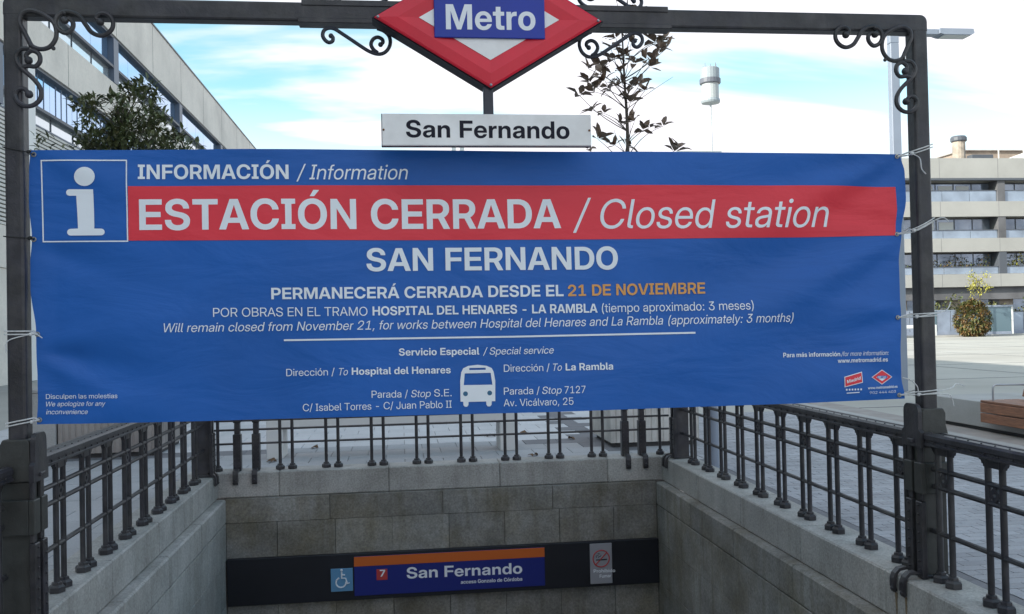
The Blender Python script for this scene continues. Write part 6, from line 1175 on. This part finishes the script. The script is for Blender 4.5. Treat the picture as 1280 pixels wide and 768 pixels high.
# ================================================================== STATION SIGN ON THE END WALL
WY = 9.745
ss = thing('station_sign', 'long black signboard on the end wall with a blue San Fernando panel and orange stripe', 'sign', (0, WY, 0))
MB().box(-1.795, 2.710, 0, .060, -1.220, -.745, .004).build('backboard', 'sign_black', ss)
MB().box(-.520, 1.469, -.010, -.0005, -1.178, -.775, .002).build('blue_panel', 'sign_blue', ss)
MB().box(-.520, 1.469, -.0135, -.0105, -.875, -.776, .001).build('orange_stripe', 'sign_orange', ss)
S2_ = Flat(WY - .010, .0015)
def T2(*a, **k):
    a = list(a); a[5] = ss; return place_text(*a, rel=(0, -WY, 0), **k)
T2('San Fernando', 'B', [(508.5, 723.5), (652.8, 717)], (14, 13.6), S2_, None, 'sign_white', cut=0)
T2('acceso Gonzalo de Córdoba', 'B', [(576, 730), (652.8, 726)], (4.6, 4.6), S2_, None, 'sign_white', cut=0)
MB().box(-.292, -.180, -.0135, -.0105, -1.026, -.914, .001).build('line_number_square', 'sign_red', ss)
T2('7', 'B', [(474.8, 721), (481.6, 720.7)], (8.4, 8.4), Flat(WY - .0135, .0015), None, 'sign_white', cut=0)
MB().box(-.758, -.535, -.010, -.0005, -1.122, -.888, .002).build('wheelchair_plate', 'sign_lightblue', ss)
def strokes(name, paths, r, mat, par, yy):
    m = MB()
    for p, cl in paths: m.tube([(a, yy, b) for a, b in p], r, 6, cl)
    return m.build(name, mat, par, True)
wx, wz = -.648, -1.0; k_ = .0115
W1 = [[(0, 7), (0, 1.2), (3.4, 1.0), (5, -4.0), (6.8, -3.2)], [(0, 4), (2.9, 3.9)]]
strokes('wheelchair_symbol', [([(wx + a * k_, wz + b * k_) for a, b in p], False) for p in W1] + [([(wx + (-.6 + 4.4 * cos(radians(t))) * k_, wz + (-2.6 + 4.4 * sin(radians(t))) * k_) for t in range(110, 371, 15)], False)], .0080, 'sign_white', ss, -.011)
MB().ball((wx, -.011, wz + 8.3 * k_), .013, 10, 6).build('wheelchair_symbol', 'sign_white', ss, True)
MB().box(1.958, 2.196, -.012, -.0005, -1.190, -.765, .002).build('no_smoking_plate', 'sign_grey', ss)
nx, nzz = 2.078, -.925
strokes('no_smoking_ring', [([(nx + .088 * cos(radians(t)), nzz + .088 * sin(radians(t))) for t in range(0, 360, 15)], True), ([(nx - .06, nzz - .06), (nx + .06, nzz + .06)], False)], .0065, 'sign_red', ss, -.0125)
strokes('cigarette_symbol', [([(nx - .055, nzz - .012), (nx + .062, nzz - .010)], False)], .007, 'sign_black', ss, -.0125)
strokes('cigarette_symbol', [([(nx - .05, nzz + .012), (nx - .055, nzz + .03), (nx - .03, nzz + .035), (nx - .035, nzz + .055), (nx - .01, nzz + .05)], False), ([(nx - .028, nzz + .010), (nx - .026, nzz + .022), (nx - .004, nzz + .026), (nx, nzz + .04)], False)], .0035, 'sign_black', ss, -.0125)
for tx, y0, x0, x1 in (('Prohibido', 716.2, 742, 769), ('Fumar', 722.6, 749.5, 764)):
    T2(tx, 'B', [(x0, y0), (x1, y0 - 1)], (4.2, 4.2), Flat(WY - .012, .0015), None, 'sign_white', cut=0)

# ================================================================== PLAZA FURNITURE
wb = thing('stone_bench', 'long pale concrete bench on two slab legs behind the rear railing', 'bench', (-.12, 11.72, 0))
MB().box(-1.51, 1.52, -.24, .24, .372, .50, .012).build('seat', 'concrete_white', wb)
for a, b in ((-1.51, -1.315), (1.325, 1.52)): MB().box(a, b, -.24, .24, .0125, .371, .010).build('leg', 'concrete_white', wb)
def planter(X0, X1, Y0, Y1, h, mat, label):
    t = thing('planter', label, 'planter', ((X0 + X1) / 2, (Y0 + Y1) / 2, 0)); hw_, hd = (X1 - X0) / 2, (Y1 - Y0) / 2
    MB().box(-hw_ + .05, hw_ - .05, -hd + .05, hd - .05, .012, .075).build('base', 'dark_recess', t)  # near-black colour paints in the shade at the planter's foot
    # fluted walls
    def flute(a0, a1, depth=.011, p=.075):
        pts = []; n = max(1, round((a1 - a0) / p)); w = (a1 - a0) / n
        for i in range(n): x = a0 + i * w; pts += [(x, 0), (x + w * .62, 0), (x + w * .70, depth), (x + w * .92, depth)]
        pts.append((a1, 0)); return pts
    out = [(x, -hd + d) for x, d in flute(-hw_, hw_)] + [(hw_ - d, y) for y, d in flute(-hd, hd)][1:] + [(-x, hd - d) for x, d in flute(-hw_, hw_)][1:] + [(-hw_ + d, -y) for y, d in flute(-hd, hd)][1:-1]
    MB().prism(out, .076, h, 'z').build('fluted_body', mat, t)
    MB().box(-hw_ - .01, hw_ + .01, -hd - .01, hd + .01, h + .0005, h + .05, .01).build('rim', mat, t)
    MB().box(-hw_ + .1, hw_ - .1, -hd + .1, hd - .1, h + .04, h + .062).build('soil', 'soil', t)
    return t
planter(2.585, 3.72, 11.36, 12.50, .78, 'concrete_rib', 'pale fluted concrete planter behind the rear railing at the right corner, holding the magnolia')
planter(-4.27, -3.05, 12.20, 13.50, .78, 'concrete_brown', 'brownish fluted concrete planter beyond the left railing, holding the evergreen')
pb = thing('concrete_pillar', 'smooth pale concrete block beside the brownish planter on the left', 'block', (-4.46, 12.5, 0)); MB().box(-.17, .17, -.34, .4, .012, .85, .012).build('block', 'concrete', pb); MB().box(-.18, .18, -.35, .41, .851, .90, .01).build('cap', 'concrete', pb)
pl = thing('low_plinth', 'long low grey concrete plinth beyond the right railing, carrying the timber bench', 'plinth', (8.4, 9.9, 0))
MB().box(-.56, .65, -3.2, 3.0, .0125, .055).build('shadow_gap', 'dark_recess', pl); 
for a, b in ((-3.2, -1.15), (-1.145, .92), (.925, 3.0)): MB().box(-.60, .70, a, b, .0555, .400, .008).build('concrete_block', 'concrete', pl)
tb = thing('timber_bench', 'slatted reddish timber bench with a thin steel armrest at the right edge of the view', 'bench', (7.95, 10.2, 0))
for z0, z1 in ((.15, .272), (.284, .408)): MB().box(-.290, -.252, -1.4, 1.35, z0, z1, .006).build('slat', 'wood', tb)
for k in range(5): MB().box(-.285 + k * .112, -.285 + k * .112 + .100, -1.4, 1.35, .412, .442, .005).build('slat', 'wood', tb)
for k in range(3):
    o = MB().box(-.014, .014, -1.4, 1.35, -.052, .052, .005).build('back_slat', 'wood', tb); o.location = (.345 + k * .040, 0, .52 + k * .135); o.rotation_euler = (0, radians(16), 0)
for y in (1.20, -.2, -1.3):
    MB().tube(spline([(-.20, y, .442), (-.20, y, .60), (-.17, y, .645), (-.10, y, .65), (.28, y, .64), (.33, y, .62)], 5), .012, 8).build('armrest', 'steel', tb, True)
    MB().tube(spline([(.26, y, .402), (.33, y, .52), (.44, y, .90)], 4), .014, 8).build('back_support', 'steel', tb, True)
    MB().box(-.25, .20, y - .02, y + .02, .401, .411).build('bearer', 'steel', tb)
bo = thing('bollard', 'pale grey cylindrical bollard just outside the right rear corner of the railing', 'bollard', (3.30, 9.62, 0))
MB().lathe([(.085, .004), (.085, .02), (.062, .024), (.062, .96)], 20).build('shaft', 'galv', bo, True); MB().lathe([(.062, .961), (.066, .97), (.066, 1.0), (.03, 1.03)], 20).build('cap', 'galv', bo, True)
lp = thing('street_lamp', 'tall grey street lamp with a flat arm reaching right beyond the portal corner', 'street lamp', (10.235, 18, 0))
MB().box(-.095, .095, -.075, .075, .012, 7.2, .012).build('pole', 'galv', lp)
MB().box(-.09, .96, -.10, .10, 7.385, 7.50, .01).build('arm', 'galv', lp)
MB().prism([(.962, 7.50), (.962, 7.40), (1.05, 7.375), (1.66, 7.375), (1.72, 7.41), (1.70, 7.50)], -.16, .16).build('lamp_head', 'galv', lp)
MB().box(1.06, 1.64, -.13, .13, 7.360, 7.3745).build('lens', 'blind', lp)
MB().box(-.10, .10, -.07, .07, 7.201, 7.55, .01).build('collar', 'galv', lp)
# fallen leaves on the paving behind the rear railing
random.seed(9)
for i, (px, py, lb) in enumerate(((341, 577, 'curled brown leaf on the paving beside the left riveted strips of the rear railing'), (395, 560, 'dark dry leaf lying under the pale concrete bench'), (669, 570, 'yellowish brown leaf on the paving just right of the concrete bench'), (713, 549, 'dark curled leaf between the concrete bench and the right planter'), (613, 546, 'small dark leaf under the right end of the concrete bench'), (655, 542, 'small dull leaf beyond the right leg of the concrete bench'))):
    d = ray(px, py); p = Vector((0, 0, CAM_Z)) + d * ((.02 - CAM_Z) / d.z); m = MB()
    leaf(m, Vector((-.06, 0, .012)), Vector((1, .2, .25)), Vector((0, .3, 1)), .14, .07, .7, .35); leaf(m, Vector((-.04, .01, .012)), Vector((.2, 1, .5)), Vector((0, .3, 1)), .08, .05, .6, .4)
    o = m.build('fallen_leaf', 'leaf_litter', None); o.location = (p.x, p.y, .008); o.rotation_euler = (0, 0, random.uniform(0, 6)); tag(o, lb, 'leaf', 'leaves fallen on the paving')
# far side of the plaza
structure(MB().box(18, 125, 57.9, 75, .0, .016).build('road', 'pave_dark')); structure(MB().box(18, 125, 57.55, 57.899, .0, .10, .01).build('kerb', 'concrete'))
fb = thing('low_bench', 'white block bench at the far edge of the sunny plaza, left of the rounded shrub', 'bench', (36.0, 60.5, 0))
MB().box(-1.9, .9, -.3, .3, .55, .78, .02).build('seat', 'tower_white', fb)
for a in (-1.9, .6): MB().box(a, a + .3, -.3, .3, .016, .549, .02).build('leg', 'tower_white', fb)
kk = thing('glass_barrier', 'blue grey glazed barrier with thin rails behind the white block bench', 'barrier', (37, 63, 0))
for i in range(8): MB().box(-3.6 + i * 1.05, -2.6 + i * 1.05, -.03, .03, .25, 1.72).build('pane', 'kiosk_metal' if i % 4 else 'kiosk_glass', kk)
MB().box(-3.7, 4.8, -.05, .05, 1.725, 1.80).build('rail', 'galv', kk); MB().box(-3.7, 4.8, -.08, .08, .016, .249).build('base', 'kiosk_metal', kk)
ks = thing('glass_kiosk', 'small teal glass shelter at the far plaza edge, right of the rounded shrub', 'kiosk', (42.2, 62, 0))
MB().box(-1.5, .9, -.9, .9, .2, 1.95).build('glass_walls', 'kiosk_glass', ks); MB().box(-1.6, 1.0, -1, 1, 1.953, 2.07).build('roof', 'galv', ks); MB().box(.92, 1.06, -.9, -.7, .016, 1.95).build('post', 'tower_white', ks); MB().box(-1.5, .9, -.92, .92, .016, .199).build('base', 'kiosk_metal', ks)
k3 = thing('glass_barrier', 'pale glazed barrier running right from the teal glass shelter', 'barrier', (49, 62.5, 0))
for i in range(10): MB().box(-5.2 + i * 1.25, -4.0 + i * 1.25, -.03, .03, .25, 1.55).build('pane', 'kiosk_metal' if i % 3 else 'glass_balustrade', k3)
MB().box(-5.3, 7.3, -.05, .05, 1.555, 1.62).build('rail', 'window_frame', k3); MB().box(-5.3, 7.3, -.08, .08, .016, .249).build('base', 'kiosk_metal', k3)
